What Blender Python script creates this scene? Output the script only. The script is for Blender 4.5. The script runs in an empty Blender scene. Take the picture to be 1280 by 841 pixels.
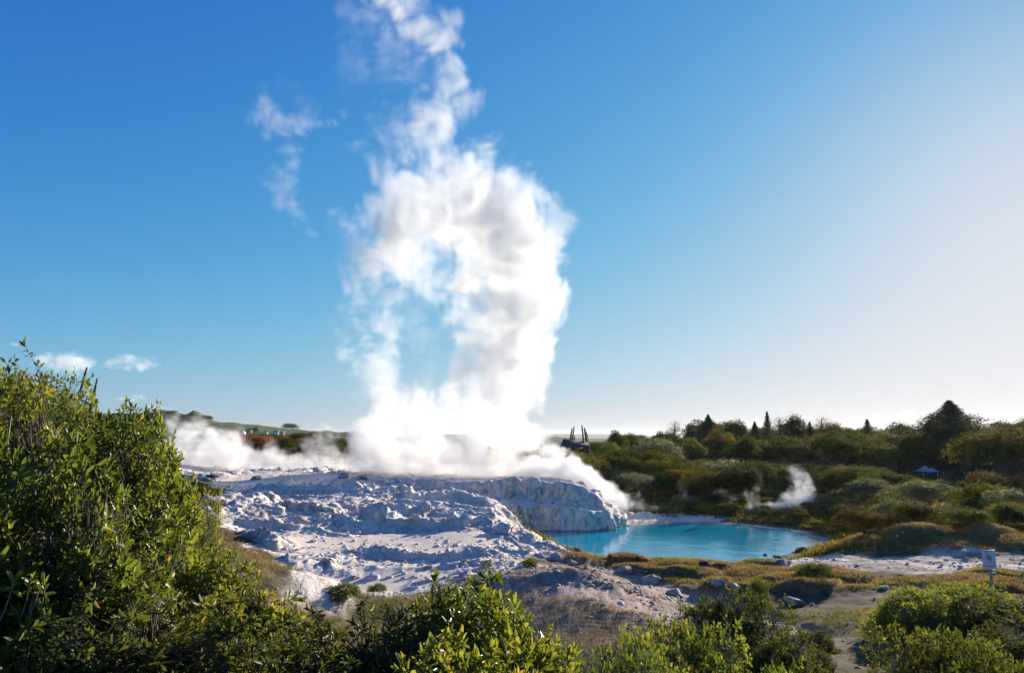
import bpy, math, time
import numpy as np
from mathutils import Vector, Matrix, Quaternion
T0 = time.time()
sc = bpy.context.scene
COL = sc.collection
rad = math.radians

# ------------------------------------------------------------------ camera
CAM_Z = 10.0
PITCH = rad(7.8)
FPX = 914.0                                   # focal length in pixels of the 1280 px wide photograph
cam_d = bpy.data.cameras.new("camera")
cam = bpy.data.objects.new("camera", cam_d)
COL.objects.link(cam)
cam.location = (0, 0, CAM_Z)
cam.rotation_euler = (math.pi / 2 + PITCH, 0, 0)
cam_d.sensor_width = 36
cam_d.lens = 36 * FPX / 1280
cam_d.clip_start = 0.05
cam_d.clip_end = 40000
sc.camera = cam

# ------------------------------------------------------------------ sky, sun, exposure
SUN_AZ, SUN_EL = rad(38.5), rad(14.5)
sc.view_settings.view_transform = 'Standard'
sc.view_settings.look = 'None'
sc.view_settings.exposure = 1.2
sc.view_settings.gamma = 1
SKY_SCALE = 0.43
world = bpy.data.worlds.new("World")
sc.world = world
world.use_nodes = True
wt = world.node_tree
bg = wt.nodes['Background']
bg.inputs['Strength'].default_value = 0.1
sky = wt.nodes.new('ShaderNodeTexSky')
sky.sky_type = 'NISHITA'
sky.sun_disc = False
sky.sun_elevation = SUN_EL
sky.sun_rotation = SUN_AZ
sky.air_density = 1.0
sky.dust_density = 0.3
sky.ozone_density = 3.0
sky.altitude = 0
sepn = wt.nodes.new('ShaderNodeSeparateColor')
comb = wt.nodes.new('ShaderNodeCombineColor')
wt.links.new(sky.outputs[0], sepn.inputs[0])
def wmath(op, a, b):
    n = wt.nodes.new('ShaderNodeMath'); n.operation = op
    for i, v in enumerate((a, b)):
        if isinstance(v, (int, float)): n.inputs[i].default_value = v
        else: wt.links.new(v, n.inputs[i])
    return n.outputs[0]
# photographic tone response of the sky: steeper than linear, with a soft shoulder towards the sun
for i, (g, a, W) in enumerate(((1.80, 2.75, .90), (1.47, 3.75, .90), (1.33, 8.3, .905))):
    y = wmath('MULTIPLY', wmath('POWER', wmath('MULTIPLY', sepn.outputs[i], 0.1), g), a)
    v = wmath('DIVIDE', y, wmath('ADD', wmath('DIVIDE', y, W), 1.0))
    wt.links.new(wmath('MULTIPLY', v, 10.0 * SKY_SCALE), comb.inputs[i])
wt.links.new(comb.outputs[0], bg.inputs['Color'])

sun_d = bpy.data.lights.new("sun", 'SUN')
sun_d.energy = 5.0
sun_d.angle = rad(0.53)
sun_d.color = (1.0, 0.90, 0.76)
sun = bpy.data.objects.new("sun", sun_d)
COL.objects.link(sun)
sdir = Vector((math.sin(SUN_AZ) * math.cos(SUN_EL), math.cos(SUN_AZ) * math.cos(SUN_EL), math.sin(SUN_EL)))
sun.rotation_euler = sdir.to_track_quat('Z', 'Y').to_euler()
sun.location = (60, 70, 60)

cy = sc.cycles
cy.use_denoising = True
cy.max_bounces = 28
cy.diffuse_bounces = 6
cy.glossy_bounces = 3
cy.transmission_bounces = 4
cy.transparent_max_bounces = 8
cy.volume_bounces = 24
cy.volume_step_rate = 1.6
cy.sample_clamp_indirect = 8
cy.use_fast_gi = False

# ------------------------------------------------------------------ small helpers
def tag(o, label=None, cat=None, group=None, kind=None):
    if label: o['label'] = label
    if cat: o['category'] = cat
    if group: o['group'] = group
    if kind: o['kind'] = kind
    return o

def link(name, data, parent=None):
    o = bpy.data.objects.new(name, data)
    COL.objects.link(o)
    if parent: o.parent = parent
    return o

def empty(name, loc=(0, 0, 0), rz=0.0, s=1.0):
    o = bpy.data.objects.new(name, None)
    COL.objects.link(o)
    o.location = loc
    o.rotation_euler = (0, 0, rz)
    o.scale = (s, s, s) if np.isscalar(s) else s
    o.empty_display_size = 0.3
    return o

def mesh_np(name, V, F, mats=None, smooth=False, attrs=None):
    """F: (n,3) or (n,4) int array, or a list of such arrays."""
    Fs = F if isinstance(F, list) else [F]
    me = bpy.data.meshes.new(name)
    V = np.ascontiguousarray(V, np.float32)
    me.vertices.add(len(V))
    me.vertices.foreach_set('co', V.ravel())
    nl = sum(f.size for f in Fs); nf = sum(len(f) for f in Fs)
    me.loops.add(nl); me.polygons.add(nf)
    me.loops.foreach_set('vertex_index', np.concatenate([f.ravel() for f in Fs]).astype(np.int32))
    tot = np.concatenate([np.full(len(f), f.shape[1], np.int32) for f in Fs])
    st = np.concatenate([[0], np.cumsum(tot)[:-1]]).astype(np.int32)
    me.polygons.foreach_set('loop_start', st)
    me.polygons.foreach_set('loop_total', tot)
    if smooth: me.polygons.foreach_set('use_smooth', np.ones(nf, bool))
    if attrs:
        for k, a in attrs.items():
            a = np.asarray(a, np.float32)
            if a.ndim == 1:
                at = me.attributes.new(k, 'FLOAT', 'POINT'); at.data.foreach_set('value', a)
            else:
                at = me.attributes.new(k, 'FLOAT_COLOR', 'POINT'); at.data.foreach_set('color', a.ravel())
    me.update(calc_edges=True)
    if mats:
        for m in (mats if isinstance(mats, (list, tuple)) else [mats]): me.materials.append(m)
    return me

# ------------------------------------------------------------------ noise (numpy)
_R2 = np.random.RandomState(7).rand(256, 256).astype(np.float32)
_R3 = np.random.RandomState(11).rand(64, 64, 64).astype(np.float32)
def vn2(x, y, seed=0):
    x = x + seed * 17.31; y = y + seed * 41.7
    xi = np.floor(x).astype(np.int64); yi = np.floor(y).astype(np.int64)
    u = x - xi; v = y - yi
    u = u * u * u * (u * (u * 6 - 15) + 10); v = v * v * v * (v * (v * 6 - 15) + 10)
    a = _R2[xi & 255, yi & 255]; b = _R2[(xi + 1) & 255, yi & 255]
    c = _R2[xi & 255, (yi + 1) & 255]; d = _R2[(xi + 1) & 255, (yi + 1) & 255]
    return (a + (b - a) * u) * (1 - v) + (c + (d - c) * u) * v
def fbm2(x, y, oct=4, seed=0, gain=.5):
    s = 0; a = 1; t = 0
    for i in range(oct):
        s = s + a * vn2(x * 2 ** i, y * 2 ** i, seed + i); t += a; a *= gain
    return s / t
def ridge2(x, y, oct=4, seed=0):
    s = 0; a = 1; t = 0
    for i in range(oct):
        n = 1 - np.abs(2 * vn2(x * 2 ** i, y * 2 ** i, seed + i) - 1)
        s = s + a * n * n; t += a; a *= .5
    return s / t
def vn3(p):
    i = np.floor(p).astype(np.int32); f = (p - i).astype(np.float32); f = f * f * (3 - 2 * f)
    i &= 63; j = (i + 1) & 63
    x0, y0, z0 = i[:, 0], i[:, 1], i[:, 2]; x1, y1, z1 = j[:, 0], j[:, 1], j[:, 2]
    fx, fy, fz = f[:, 0], f[:, 1], f[:, 2]
    def L(a, b, t): return a + (b - a) * t
    return L(L(L(_R3[x0, y0, z0], _R3[x1, y0, z0], fx), L(_R3[x0, y1, z0], _R3[x1, y1, z0], fx), fy),
             L(L(_R3[x0, y0, z1], _R3[x1, y0, z1], fx), L(_R3[x0, y1, z1], _R3[x1, y1, z1], fx), fy), fz)
def fbm3(p, oct=4, gain=.5, lac=2.03):
    s = 0; a = 1.0; t = 0
    for i in range(oct):
        s = s + a * vn3(p * lac ** i + i * 9.7); t += a; a *= gain
    return s / t
def worley2(x, y, seed=0):
    """F1, F2 distances and a random value of the nearest cell."""
    xi = np.floor(x).astype(np.int64); yi = np.floor(y).astype(np.int64)
    f1 = np.full(x.shape, 9., np.float32); f2 = f1.copy(); idv = np.zeros_like(f1)
    for dx in (-1, 0, 1):
        for dy in (-1, 0, 1):
            cx = xi + dx; cyy = yi + dy
            jx = _R2[(cx + seed * 13) & 255, (cyy + seed * 7) & 255]; jy = _R2[(cx + 91 + seed * 5) & 255, (cyy + 37) & 255]
            d = np.hypot(cx + jx - x, cyy + jy - y).astype(np.float32)
            v = _R2[(cx + 5) & 255, (cyy + 143 + seed) & 255]
            near = d < f1
            f2 = np.where(near, f1, np.minimum(f2, d)); idv = np.where(near, v, idv); f1 = np.where(near, d, f1)
    return f1, f2, idv
def sst(a, b, x):
    t = np.clip((x - a) / (b - a), 0, 1); return t * t * (3 - 2 * t)
def poly_sd(poly, x, y):
    """signed distance to a polygon, positive inside."""
    P = np.asarray(poly, float); n = len(P)
    d = np.full(x.shape, 1e9); ins = np.zeros(x.shape, bool)
    for i in range(n):
        ax, ay = P[i]; bx, by = P[(i + 1) % n]
        ex, ey = bx - ax, by - ay
        t = np.clip(((x - ax) * ex + (y - ay) * ey) / (ex * ex + ey * ey), 0, 1)
        d = np.minimum(d, np.hypot(x - ax - t * ex, y - ay - t * ey))
        c = ((ay > y) != (by > y)) & (x < (bx - ax) * (y - ay) / (by - ay + 1e-12) + ax)
        ins ^= c
    return np.where(ins, d, -d)

# ------------------------------------------------------------------ sighting: where a line of sight of the photo meets the place
CP, SP = math.cos(PITCH), math.sin(PITCH)
def ray(px, py):
    u = (px - 640.0) / FPX; v = (420.5 - py) / FPX
    return np.array([u, CP - v * SP, SP + v * CP])       # not normalised; forward component 1
def at_z(px, py, z):
    d = ray(px, py); t = (z - CAM_Z) / d[2]
    return d[0] * t, d[1] * t
def at_y(px, py, Y):
    d = ray(px, py); t = Y / d[1]
    return d[0] * t, Y, CAM_Z + d[2] * t
def to_px(x, y, z):
    dz = z - CAM_Z
    f = y * CP + dz * SP; up = -y * SP + dz * CP
    return 640 + FPX * x / f, 420.5 - FPX * up / f

# ------------------------------------------------------------------ terrain
ctrl = []
for px, py, z in [(400,740,2.0),(330,700,3.0),(450,700,2.5),(330,660,3.6),(300,622,4.3),(500,660,3.2),(560,690,2.5),(620,650,3.4),
                  (520,622,4.2),(450,600,5.0),(285,600,4.9),(600,608,4.7),(690,690,.95),(655,668,1.9),(672,684,1.2),(250,590,5.2),(350,590,5.3),
                  (720,712,3.7),(640,722,3.3),(820,752,3.2),(850,772,3.3),(760,795,3.4),(620,735,2.9),(500,748,2.6),(420,760,2.7),
                  (690,704,2.2),(760,716,1.9),(860,741,1.8),(950,765,1.9),(1040,790,2.1),(800,703,.5),(880,716,1.3),(740,701,1.2),(960,712,1.1),
                  (1000,728,1.6),(900,732,1.9),(1100,706,1.5),(1200,714,1.7),(1280,716,1.8),(1100,676,1.3),(1150,668,2.0),(1250,672,2.1),(1060,671,.9),
                  (1100,737,2.2),(1222,737,2.4),(1060,748,1.9),(1000,772,2.2),(1100,782,2.7),(1280,772,3.0),(960,800,3.0),(900,790,3.1),(1050,820,3.3),
                  (1010,695,.9),(1050,690,1.1),
                  (850,652,.4),(950,654,.4),(1020,663,.5),(1060,668,.6)]:
    x, y = at_z(px, py, z); ctrl.append((x, y, z))
ctrl += [(-6.5,9,7.9),(-3.6,5.6,7.6),(-11,9,8.4),(-18,16,9.3),(-24,24,9.6),(-30,34,10),(-17,28,7.0),(-13,24,6.0),(-10,18,5.9),(-40,50,10.5),(-24,44,6.2),(-30,58,6.0),(-50,80,8),(-60,60,12),(-60,100,7.5),(-8,33,3.4),(-14,38,4.2),
         (0,4,6.6),(5,4,6.3),(-5,4,7.0),(0,10,5.6),(8,10,4.8),(-5,14,5.6),(0,18,4.3),(6,20,3.8),(15,10,4.6),(12,20,3.7),(30,15,4.2),(22,24,3.2),(0,-6,7.2),(-10,-8,8.5),(12,-8,6.5),(30,0,6),(-25,5,10),
         (-30,95,5.3),(-15,98,5.0),(-5,100,5.0),(14,92,.35),(14,97,.7),(20,97,.7),(20,102,1.0),(30,104,1.5),(45,100,2.2),(60,90,2.5),(50,75,1.6),(42,62,1.4),(60,50,2.4),(80,80,3.5),
         (-35,130,4.6),(-20,130,4.4),(0,130,4.0),(12,118,2.4),(22,122,3.4),(32,120,2.4),(45,118,2.6),(62,112,2.8),(85,110,3.6),
         (20,140,4.6),(40,140,3.8),(65,135,3.4),(-40,165,4.5),(-22,155,5.5),(-10,155,3.5),(10,165,4.4),(50,170,4.2),(95,150,4.5),(120,120,5),
         (-70,200,5),(0,220,4.5),(70,210,5.6),(120,200,6),(160,160,7),(-120,160,10),(-100,100,10),
         (-150,350,6),(0,400,5),(150,360,7),(260,260,8),(0,700,5),(350,600,7),(-350,600,9),(-350,200,12),(400,200,9),(100,20,5),(-60,10,13),(200,60,6),(-200,60,14)]
ctrl = np.array(ctrl)
def logpol(x, y):
    yy = y + 14.0
    return np.stack([np.arctan2(x, yy), np.log(np.hypot(x, yy) + 1e-6)], -1)
_C = logpol(ctrl[:, 0], ctrl[:, 1])
def _phi(d2): return 0.5 * d2 * np.log(d2 + 1e-12)
_n = len(_C)
_K = _phi(((_C[:, None] - _C[None]) ** 2).sum(-1)) + np.eye(_n) * 2e-4
_Pm = np.hstack([np.ones((_n, 1)), _C])
_A = np.zeros((_n + 3, _n + 3)); _A[:_n, :_n] = _K; _A[:_n, _n:] = _Pm; _A[_n:, :_n] = _Pm.T
_W = np.linalg.solve(_A, np.concatenate([ctrl[:, 2], np.zeros(3)]))
def tps(x, y):
    out = np.empty(x.size); Q = logpol(x.ravel(), y.ravel())
    for s in range(0, len(Q), 60000):
        q = Q[s:s + 60000]
        d2 = (q[:, :1] - _C[None, :, 0]) ** 2 + (q[:, 1:] - _C[None, :, 1]) ** 2
        out[s:s + 60000] = _phi(d2) @ _W[:_n] + _W[_n] + q @ _W[_n + 1:]
    return out.reshape(x.shape)

POOL = [at_z(px, py, 0) for px, py in [(655,664),(690,663),(735,661),(770,658),(800,656),(840,654),(880,654),(920,656),(960,660),(1000,666),(1024,674),
                                       (1022,680),(1000,685),(985,694),(960,702),(925,706),(880,706),(840,705),(800,701),(765,696),(735,692),(708,686),(690,679),(672,671)]]
TERR = [(-23,85),(-15,80.5),(-9,79),(-3,79.5),(3,81),(8.5,81.3),(11.2,82.6),(12.6,86),(12,91),(10,97),(12,106),(9,124),(-25,128),(-40,108),(-32,93)]
PANS = [[(345,672),(470,668),(600,664),(680,672),(690,682),(610,676),(540,684),(470,680),(400,692),(360,690)],
        [(385,742),(400,722),(440,712),(520,706),(560,716),(470,738),(440,752),(395,752)],
        [(255,600),(320,594),(420,596),(420,604),(330,606),(270,612)]]
PANS_W = [[at_z(px, py, z) for px, py in p] for p, z in zip(PANS, (3.0, 2.2, 4.95))]
# extents of the ground covers, walked off from the photo (each corner on the smooth ground)
def ground_pts(pts):
    out = []
    for px, py in pts:
        z = 2.5
        for _ in range(12):
            x, y = at_z(px, py, z); z = 0.5 * z + 0.5 * float(tps(np.array([x]), np.array([y]))[0]); z = min(z, 9.0)
        out.append((x, y))
    return out
SINTER = ground_pts([(262,606),(275,640),(300,665),(335,690),(360,715),(372,742),(400,756),(470,742),(560,722),(600,716),(690,712),(640,700),(700,702),(720,694),(690,684),(655,668)]) + \
         [(3,76.5),(12.5,78),(15.5,84),(24,87.2),(26,90),(20,93),(15,95),(13,104),(9,124),(-25,135),(-60,120),(-50,95),(-36,76)]
FLATR = ground_pts([(985,696),(1030,690),(1100,692),(1200,690),(1300,694),(1300,716),(1180,722),(1080,714),(1000,716),(965,706)])
PATH = ground_pts([(690,700),(760,706),(830,726),(880,742),(940,758),(1010,772),(1120,798),(1000,794),(930,776),(860,756),(790,730),(730,712)])
MOUND = ground_pts([(560,722),(640,704),(720,706),(790,724),(850,752),(880,772),(850,800),(700,800),(560,770)])
BRUSH = ground_pts([(600,748),(690,742),(760,756),(850,778),(880,800),(740,830),(540,800)])
BANK = ground_pts([(690,697),(740,690),(840,704),(960,702),(1000,714),(1100,720),(1300,724),(1300,745),(1100,740),(1050,742),(1030,755),(960,740),(880,738),(800,716),(730,704)])
BANK2 = ground_pts([(1020,682),(1060,668),(1140,664),(1300,664),(1300,690),(1180,692),(1080,688)])
LSLOPE = ground_pts([(262,612),(300,660),(345,690),(372,726),(330,730),(285,690),(240,640)])
LOWG = ground_pts([(380,752),(470,744),(560,742),(660,800),(420,830),(360,780)])

def terrain(x, y, detail=True):
    """height, and the cover weights (sinter, dry grass, sand, pale gravel)."""
    z = tps(x, y)
    rr = np.hypot(x, y)
    wob = fbm2(x * .35, y * .35, 4, 3) - .5
    fine = fbm2(x * 1.3, y * 1.3, 3, 9) - .5
    s_sin = sst(-.9, .9, poly_sd(SINTER, x, y) + 5 * wob + 1.2 * fine)
    s_flat = sst(-.8, .8, poly_sd(FLATR, x, y) + 4 * wob + 1.5 * fine)
    s_path = sst(-.5, .5, poly_sd(PATH, x, y) + 1.6 * wob + .6 * fine)
    s_mound = sst(-1, 1, poly_sd(MOUND, x, y) + 3 * wob + 1.2 * fine)
    s_bank = sst(-.8, .8, np.maximum(poly_sd(BANK, x, y), poly_sd(BANK2, x, y)) + 3.5 * wob + 1.5 * fine)
    s_ls = sst(-.8, .8, poly_sd(LSLOPE, x, y) + 2 * wob)
    s_low = sst(-1, 1, poly_sd(LOWG, x, y) + 4 * wob)
    pan = np.zeros_like(z)
    for P in PANS_W: pan = np.maximum(pan, sst(-1.0, 1.4, poly_sd(P, x, y) + 3 * wob + 1.2 * fine))
    pan *= s_sin
    sd_pool = poly_sd(POOL, x, y) + 1.0 * (fbm2(x * .8, y * .8, 3, 21) - .5)
    sd_t = poly_sd(TERR, x, y)
    # rugged sinter: swells, ridges and rounded lumps
    rug = s_sin * (1 - .93 * pan) * (.45 + .55 * sst(42, 56, rr)) * sst(-2, 7, -sd_pool)
    wx = x + 2.2 * (fbm2(x * .3, y * .3, 3, 31) - .5) * 2; wy = y + 2.2 * (fbm2(x * .3, y * .3, 3, 37) - .5) * 2
    rel = 1.25 * (ridge2(wx * .10, wy * .22, 3, 41) - .42)
    w1, w1b, i1 = worley2(wx / 3.2, wy / 2.4, 1)
    w2, w2b, i2 = worley2(wx / 1.15 + 3, wy / 1.0, 2)
    w3, w3b, i3 = worley2(x / .42, y / .42, 3)
    dome1 = np.sqrt(np.clip(1 - (w1 / .85) ** 2, 0, 1)) * (i1 > .35) * i1
    dome2 = np.sqrt(np.clip(1 - (w2 / .8) ** 2, 0, 1)) * (i2 > .3) * i2
    dome3 = np.sqrt(np.clip(1 - (w3 / .75) ** 2, 0, 1)) * (i3 > .4)
    patch = sst(.42, .62, fbm2(x * .16, y * .22, 3, 51))
    lumps = (.55 * dome1 + .20 * dome2) * (.10 + .90 * patch) + .07 * dome3 * patch - .30 * sst(.10, .0, w1b - w1) * patch - .10 * sst(.08, .0, w2b - w2)
    lumps += .24 * (fbm2(x * .9, y * .9, 4, 61) - .5) + .12 * (ridge2(x * 2.2, y * 2.2, 3, 67) - .4)
    # terrace: stepped front wall
    lobe = 2.7 * (fbm2(x * .30, y * .30, 3, 71) - .5) * 2 + .45 * (worley2(x / 1.6, y / 1.6, 5)[0] - .5) + .28 * (fbm2(x * 2.2, y * 2.2, 3, 77) - .5)
    steep = sst(-17, -3, x)
    t = (sd_t + .6 * lobe) / (1.0 + 2.6 * (1 - steep))
    t2 = t + 1.6 * (fbm2(x * .42 + 9, y * .42, 3, 73) - .5)
    prof = .50 * sst(-.2, .8, t) + .12 * sst(.6, 2.8, t2) + .38 * sst(2.3, 3.6, t2)
    top = 4.75 - 1.3 * sst(5.5, 10.5, x) + .8 * (fbm2(x * .55, y * .55, 3, 83) - .5) * sst(2, -8, -x) + .35 * (fbm2(x * .2, y * .2, 3, 81) - .5) + .25 * (sst(90, 120, y))
    base = np.where(sd_t > -30, z, z)
    base = base * (1 - sst(-6, 0, sd_t) * steep) + 0.15 * sst(-6, 0, sd_t) * steep
    zt = base + (np.maximum(top, base) - base) * prof
    onwall = prof * (1 - sst(3.4, 5, t))
    z = np.where(sd_t > -6, zt, z)
    flat_top = sst(3.2, 4.5, t) * steep
    z = z + rug * (rel * (1 - sst(-4, 0, sd_t) * .9) + lumps * (1 - .82 * flat_top))
    z = z + onwall * (.22 * dome2 + .16 * (fbm2(x * 2.5, y * 2.5, 3, 88) - .5)) * s_sin
    # other ground: hummocks and small unevenness
    h1, _, j1 = worley2(x / 3.4 + 7, y / 2.6, 8)
    hum = np.sqrt(np.clip(1 - (h1 / .8) ** 2, 0, 1)) * j1
    z = z + (s_bank * (1 - s_path)) * .75 * hum * sst(.5, 9, -sd_pool)
    soft = (1 - s_sin) * sst(150, 60, rr)
    z = z + soft * (.55 * (fbm2(x * .28, y * .28, 4, 91) - .5) + .14 * (fbm2(x * 1.6, y * 1.6, 4, 95) - .5) * (1 - .5 * s_path))
    z = z + s_flat * .12 * (ridge2(x * .3, y * .5, 3, 97) - .4)
    z = z - .25 * s_path
    z = z + s_mound * (1 - s_path) * (.22 * (ridge2(x * .55, y * .9, 3, 103) - .4) + .10 * (ridge2(x * 2.4, y * 2.4, 3, 107) - .4))
    z = z + .55 * sst(0, 4.5, poly_sd(BANK2, x, y) + 2 * wob) * (.35 + 1.1 * hum)
    # pool
    shore = sst(0, 5.5, -sd_pool)
    tw = sst(-1.5, .4, t) * steep * (sd_t > -3)
    zs = np.where(sd_pool < 0, .06 + np.minimum(z - .06, 9) * np.maximum(shore, tw), -np.minimum(1.6, sd_pool * .7) + .05)
    zin = np.where(tw > 0.02, np.maximum(zs, np.where(prof > .04, z, zs)), zs)
    near_pool = (sd_pool > -6)
    z = np.where(near_pool, zin, z)
    sin_m = np.maximum(s_sin, s_flat * (.15 + .5 * sst(.45, .6, fbm2(x * .3, y * .7, 3, 111)))) * (1 - s_bank * (s_flat < .2))
    sin_m = np.maximum(sin_m, .9 * sst(1.3, .3, np.abs(sd_pool)) * (y > 70))
    grass = np.clip(np.maximum(s_bank, s_ls), 0, 1) * (1 - s_path) * (1 - .9 * s_flat * (fine > -.05)) * (1 - s_sin * .8)
    grass = np.maximum(grass, .6 * s_low * (fine > 0.02) * (1 - s_sin))
    grass = grass * sst(.02, .35, fbm2(x * .5, y * .5, 3, 101) - .18 + .3 * s_bank)
    mound = np.maximum(np.maximum(s_mound * (1 - s_bank), s_path), s_flat * .55)
    return z, np.stack([sin_m, np.clip(grass, 0, 1), pan, np.clip(mound, 0, 1)], -1), sd_pool
def gz(x, y):
    return float(terrain(np.array([float(x)]), np.array([float(y)]))[0][0])
def gzs(x, y):
    return terrain(np.asarray(x, float), np.asarray(y, float))[0]

# ------------------------------------------------------------------ materials
def new_mat(name):
    m = bpy.data.materials.new(name); m.use_nodes = True
    nt = m.node_tree
    return m, nt, nt.nodes['Principled BSDF'], nt.nodes['Material Output']
class NT:
    def __init__(s, nt): s.nt = nt
    def n(s, t, **k):
        o = s.nt.nodes.new(t)
        for a, v in k.items(): setattr(o, a, v)
        return o
    def l(s, a, b): s.nt.links.new(a, b)
    def noise(s, vec, scale, detail=4, rough=.55, dist=0.):
        o = s.n('ShaderNodeTexNoise'); o.inputs['Scale'].default_value = scale; o.inputs['Detail'].default_value = detail
        o.inputs['Roughness'].default_value = rough; o.inputs['Distortion'].default_value = dist
        if vec is not None: s.l(vec, o.inputs['Vector'])
        return o.outputs['Fac']
    def ramp(s, fac, stops):
        o = s.n('ShaderNodeValToRGB'); e = o.color_ramp.elements
        while len(e) < len(stops): e.new(.5)
        for el, (p, c) in zip(e, stops):
            el.position = p; el.color = (*c, 1) if len(c) == 3 else c
        s.l(fac, o.inputs[0]); return o.outputs[0]
    def mix(s, f, a, b, mode='MIX'):
        o = s.n('ShaderNodeMix', data_type='RGBA', blend_type=mode)
        for sock, v in ((o.inputs[0], f), (o.inputs[6], a), (o.inputs[7], b)):
            if isinstance(v, (int, float)): sock.default_value = v
            elif isinstance(v, tuple): sock.default_value = (*v, 1)
            else: s.l(v, sock)
        return o.outputs[2]
    def math(s, op, a, b=0.):
        o = s.n('ShaderNodeMath', operation=op)
        for i, v in enumerate((a, b)):
            if isinstance(v, (int, float)): o.inputs[i].default_value = v
            else: s.l(v, o.inputs[i])
        return o.outputs[0]
    def mr(s, v, a, b, c=0., d=1.):
        o = s.n('ShaderNodeMapRange'); s.l(v, o.inputs[0])
        for i, q in enumerate((a, b, c, d)): o.inputs[i + 1].default_value = q
        return o.outputs[0]

def ground_material():
    m, nt, bs, out = new_mat('ground_cover'); N = NT(nt)
    pos = N.n('ShaderNodeTexCoord').outputs['Object']
    at = N.n('ShaderNodeAttribute', attribute_name='cover')
    sep = N.n('ShaderNodeSeparateColor'); N.l(at.outputs['Color'], sep.inputs[0])
    nA = N.noise(pos, .9, 8, .62); nB = N.noise(pos, .23, 6, .6, .6); nC = N.noise(pos, 5.0, 6, .7); nD = N.noise(pos, 2.1, 8, .7, 1.2); nE = N.noise(pos, .55, 6, .65, 1.)
    # soil with litter
    soil = N.ramp(nA, [(.3, (.045, .035, .028)), (.5, (.105, .075, .052)), (.72, (.20, .15, .11))])
    soil = N.mix(N.mr(nB, .5, .68), soil, (.055, .07, .02))
    # pale pinkish gravel
    grav = N.ramp(nC, [(.28, (.18, .135, .115)), (.5, (.40, .305, .265)), (.75, (.58, .47, .42))])
    grav = N.mix(N.mr(nE, .5, .7, 0, .7), grav, (.16, .12, .085))
    # dry grass
    gr = N.ramp(nA, [(.25, (.075, .050, .022)), (.5, (.19, .13, .060)), (.75, (.27, .20, .11))])
    gr = N.mix(N.mr(nB, .52, .7, 0, .8), gr, (.10, .10, .025))
    # sinter
    sn = N.ramp(nA, [(.25, (.44, .36, .315)), (.45, (.71, .615, .55)), (.7, (.86, .77, .695))])
    sn = N.mix(N.mr(nE, .53, .66, 0, .75), sn, (.66, .57, .49))
    sn = N.mix(N.mr(N.noise(pos, 3.6, 8, .75, .8), .55, .64, 0, .7), sn, (.33, .275, .24))
    sn = N.mix(N.mr(N.noise(pos, 9.0, 6, .75), .60, .70, 0, .6), sn, (.22, .18, .16))
    sn = N.mix(N.mr(nD, .60, .72, 0, .8), sn, (.24, .195, .165))
    sn = N.mix(N.mr(N.noise(pos, 1.3, 5, .7, 2.), .64, .72, 0, .75), sn, (.38, .22, .12))
    sn = N.mix(N.mr(N.noise(pos, .22, 5, .65, .8), .50, .66, 0, .5), sn, (.60, .47, .31))
    sn = N.mix(N.mr(N.noise(pos, .31, 6, .7, 1.2), .52, .64, 0, .55), sn, (.36, .34, .33))
    vo = N.n('ShaderNodeTexVoronoi', feature='DISTANCE_TO_EDGE'); vo.inputs['Scale'].default_value = .9
    wv = N.n('ShaderNodeMix', data_type='VECTOR'); wv.inputs[0].default_value = .35; N.l(pos, wv.inputs[4]); nz_ = N.n('ShaderNodeTexNoise'); nz_.inputs['Scale'].default_value = .8; N.l(pos, nz_.inputs['Vector']); N.l(nz_.outputs['Color'], wv.inputs[5]); N.l(wv.outputs[1], vo.inputs['Vector'])
    sn = N.mix(N.math('MULTIPLY', N.mr(vo.outputs['Distance'], .045, .0, 0, .75), N.mr(nE, .42, .58)), sn, (.12, .095, .08))
    sn = N.mix(N.mr(N.noise(pos, .8, 7, .75, 1.), .38, .28, 0, .8), sn, (.17, .145, .13))
    geo = N.n('ShaderNodeNewGeometry')
    sz = N.n('ShaderNodeSeparateXYZ'); N.l(geo.outputs['True Normal'], sz.inputs[0])
    vs = N.n('ShaderNodeMapping'); vs.inputs['Scale'].default_value = (1.3, 1.3, .55); N.l(pos, vs.inputs[0])
    vst = N.noise(vs.outputs[0], 1.5, 6, .65, .5)
    vstain = N.ramp(vst, [(.28, (.09, .08, .06)), (.38, (.36, .31, .20)), (.47, (.66, .61, .54)), (.62, (.84, .80, .76))])
    sn = N.mix(N.mr(sz.outputs[2], .75, .35, 0, .8), sn, vstain)
    sand = N.ramp(nD, [(.3, (.62, .49, .39)), (.7, (.80, .68, .57))])
    c = N.mix(at.outputs['Alpha'], soil, grav)
    c = N.mix(sep.outputs[1], c, gr)
    c = N.mix(sep.outputs[0], c, sn)
    c = N.mix(N.math('MULTIPLY', sep.outputs[2], .85), c, sand)
    # wet, pale margin under and beside the water
    px = N.n('ShaderNodeSeparateXYZ'); N.l(pos, px.inputs[0])
    c = N.mix(N.mr(px.outputs[2], .16, .05, 0, .6), c, (.10, .095, .085))
    N.l(c, bs.inputs['Base Color']); bs.inputs['Roughness'].default_value = .95; bs.inputs['Specular IOR Level'].default_value = .06
    b1 = N.n('ShaderNodeBump'); b1.inputs['Strength'].default_value = .9; b1.inputs['Distance'].default_value = .12
    hsum = N.math('ADD', N.math('MULTIPLY', nC, .55), N.math('ADD', N.math('MULTIPLY', nD, 1.0), N.math('MULTIPLY', N.noise(pos, 14, 4, .7), .3)))
    N.l(hsum, b1.inputs['Height'])
    b1s = N.mr(sep.outputs[2], 0, 1, .9, .25); N.l(b1s, b1.inputs['Strength'])
    N.l(b1.outputs[0], bs.inputs['Normal'])
    return m
M_GROUND = ground_material()

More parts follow.
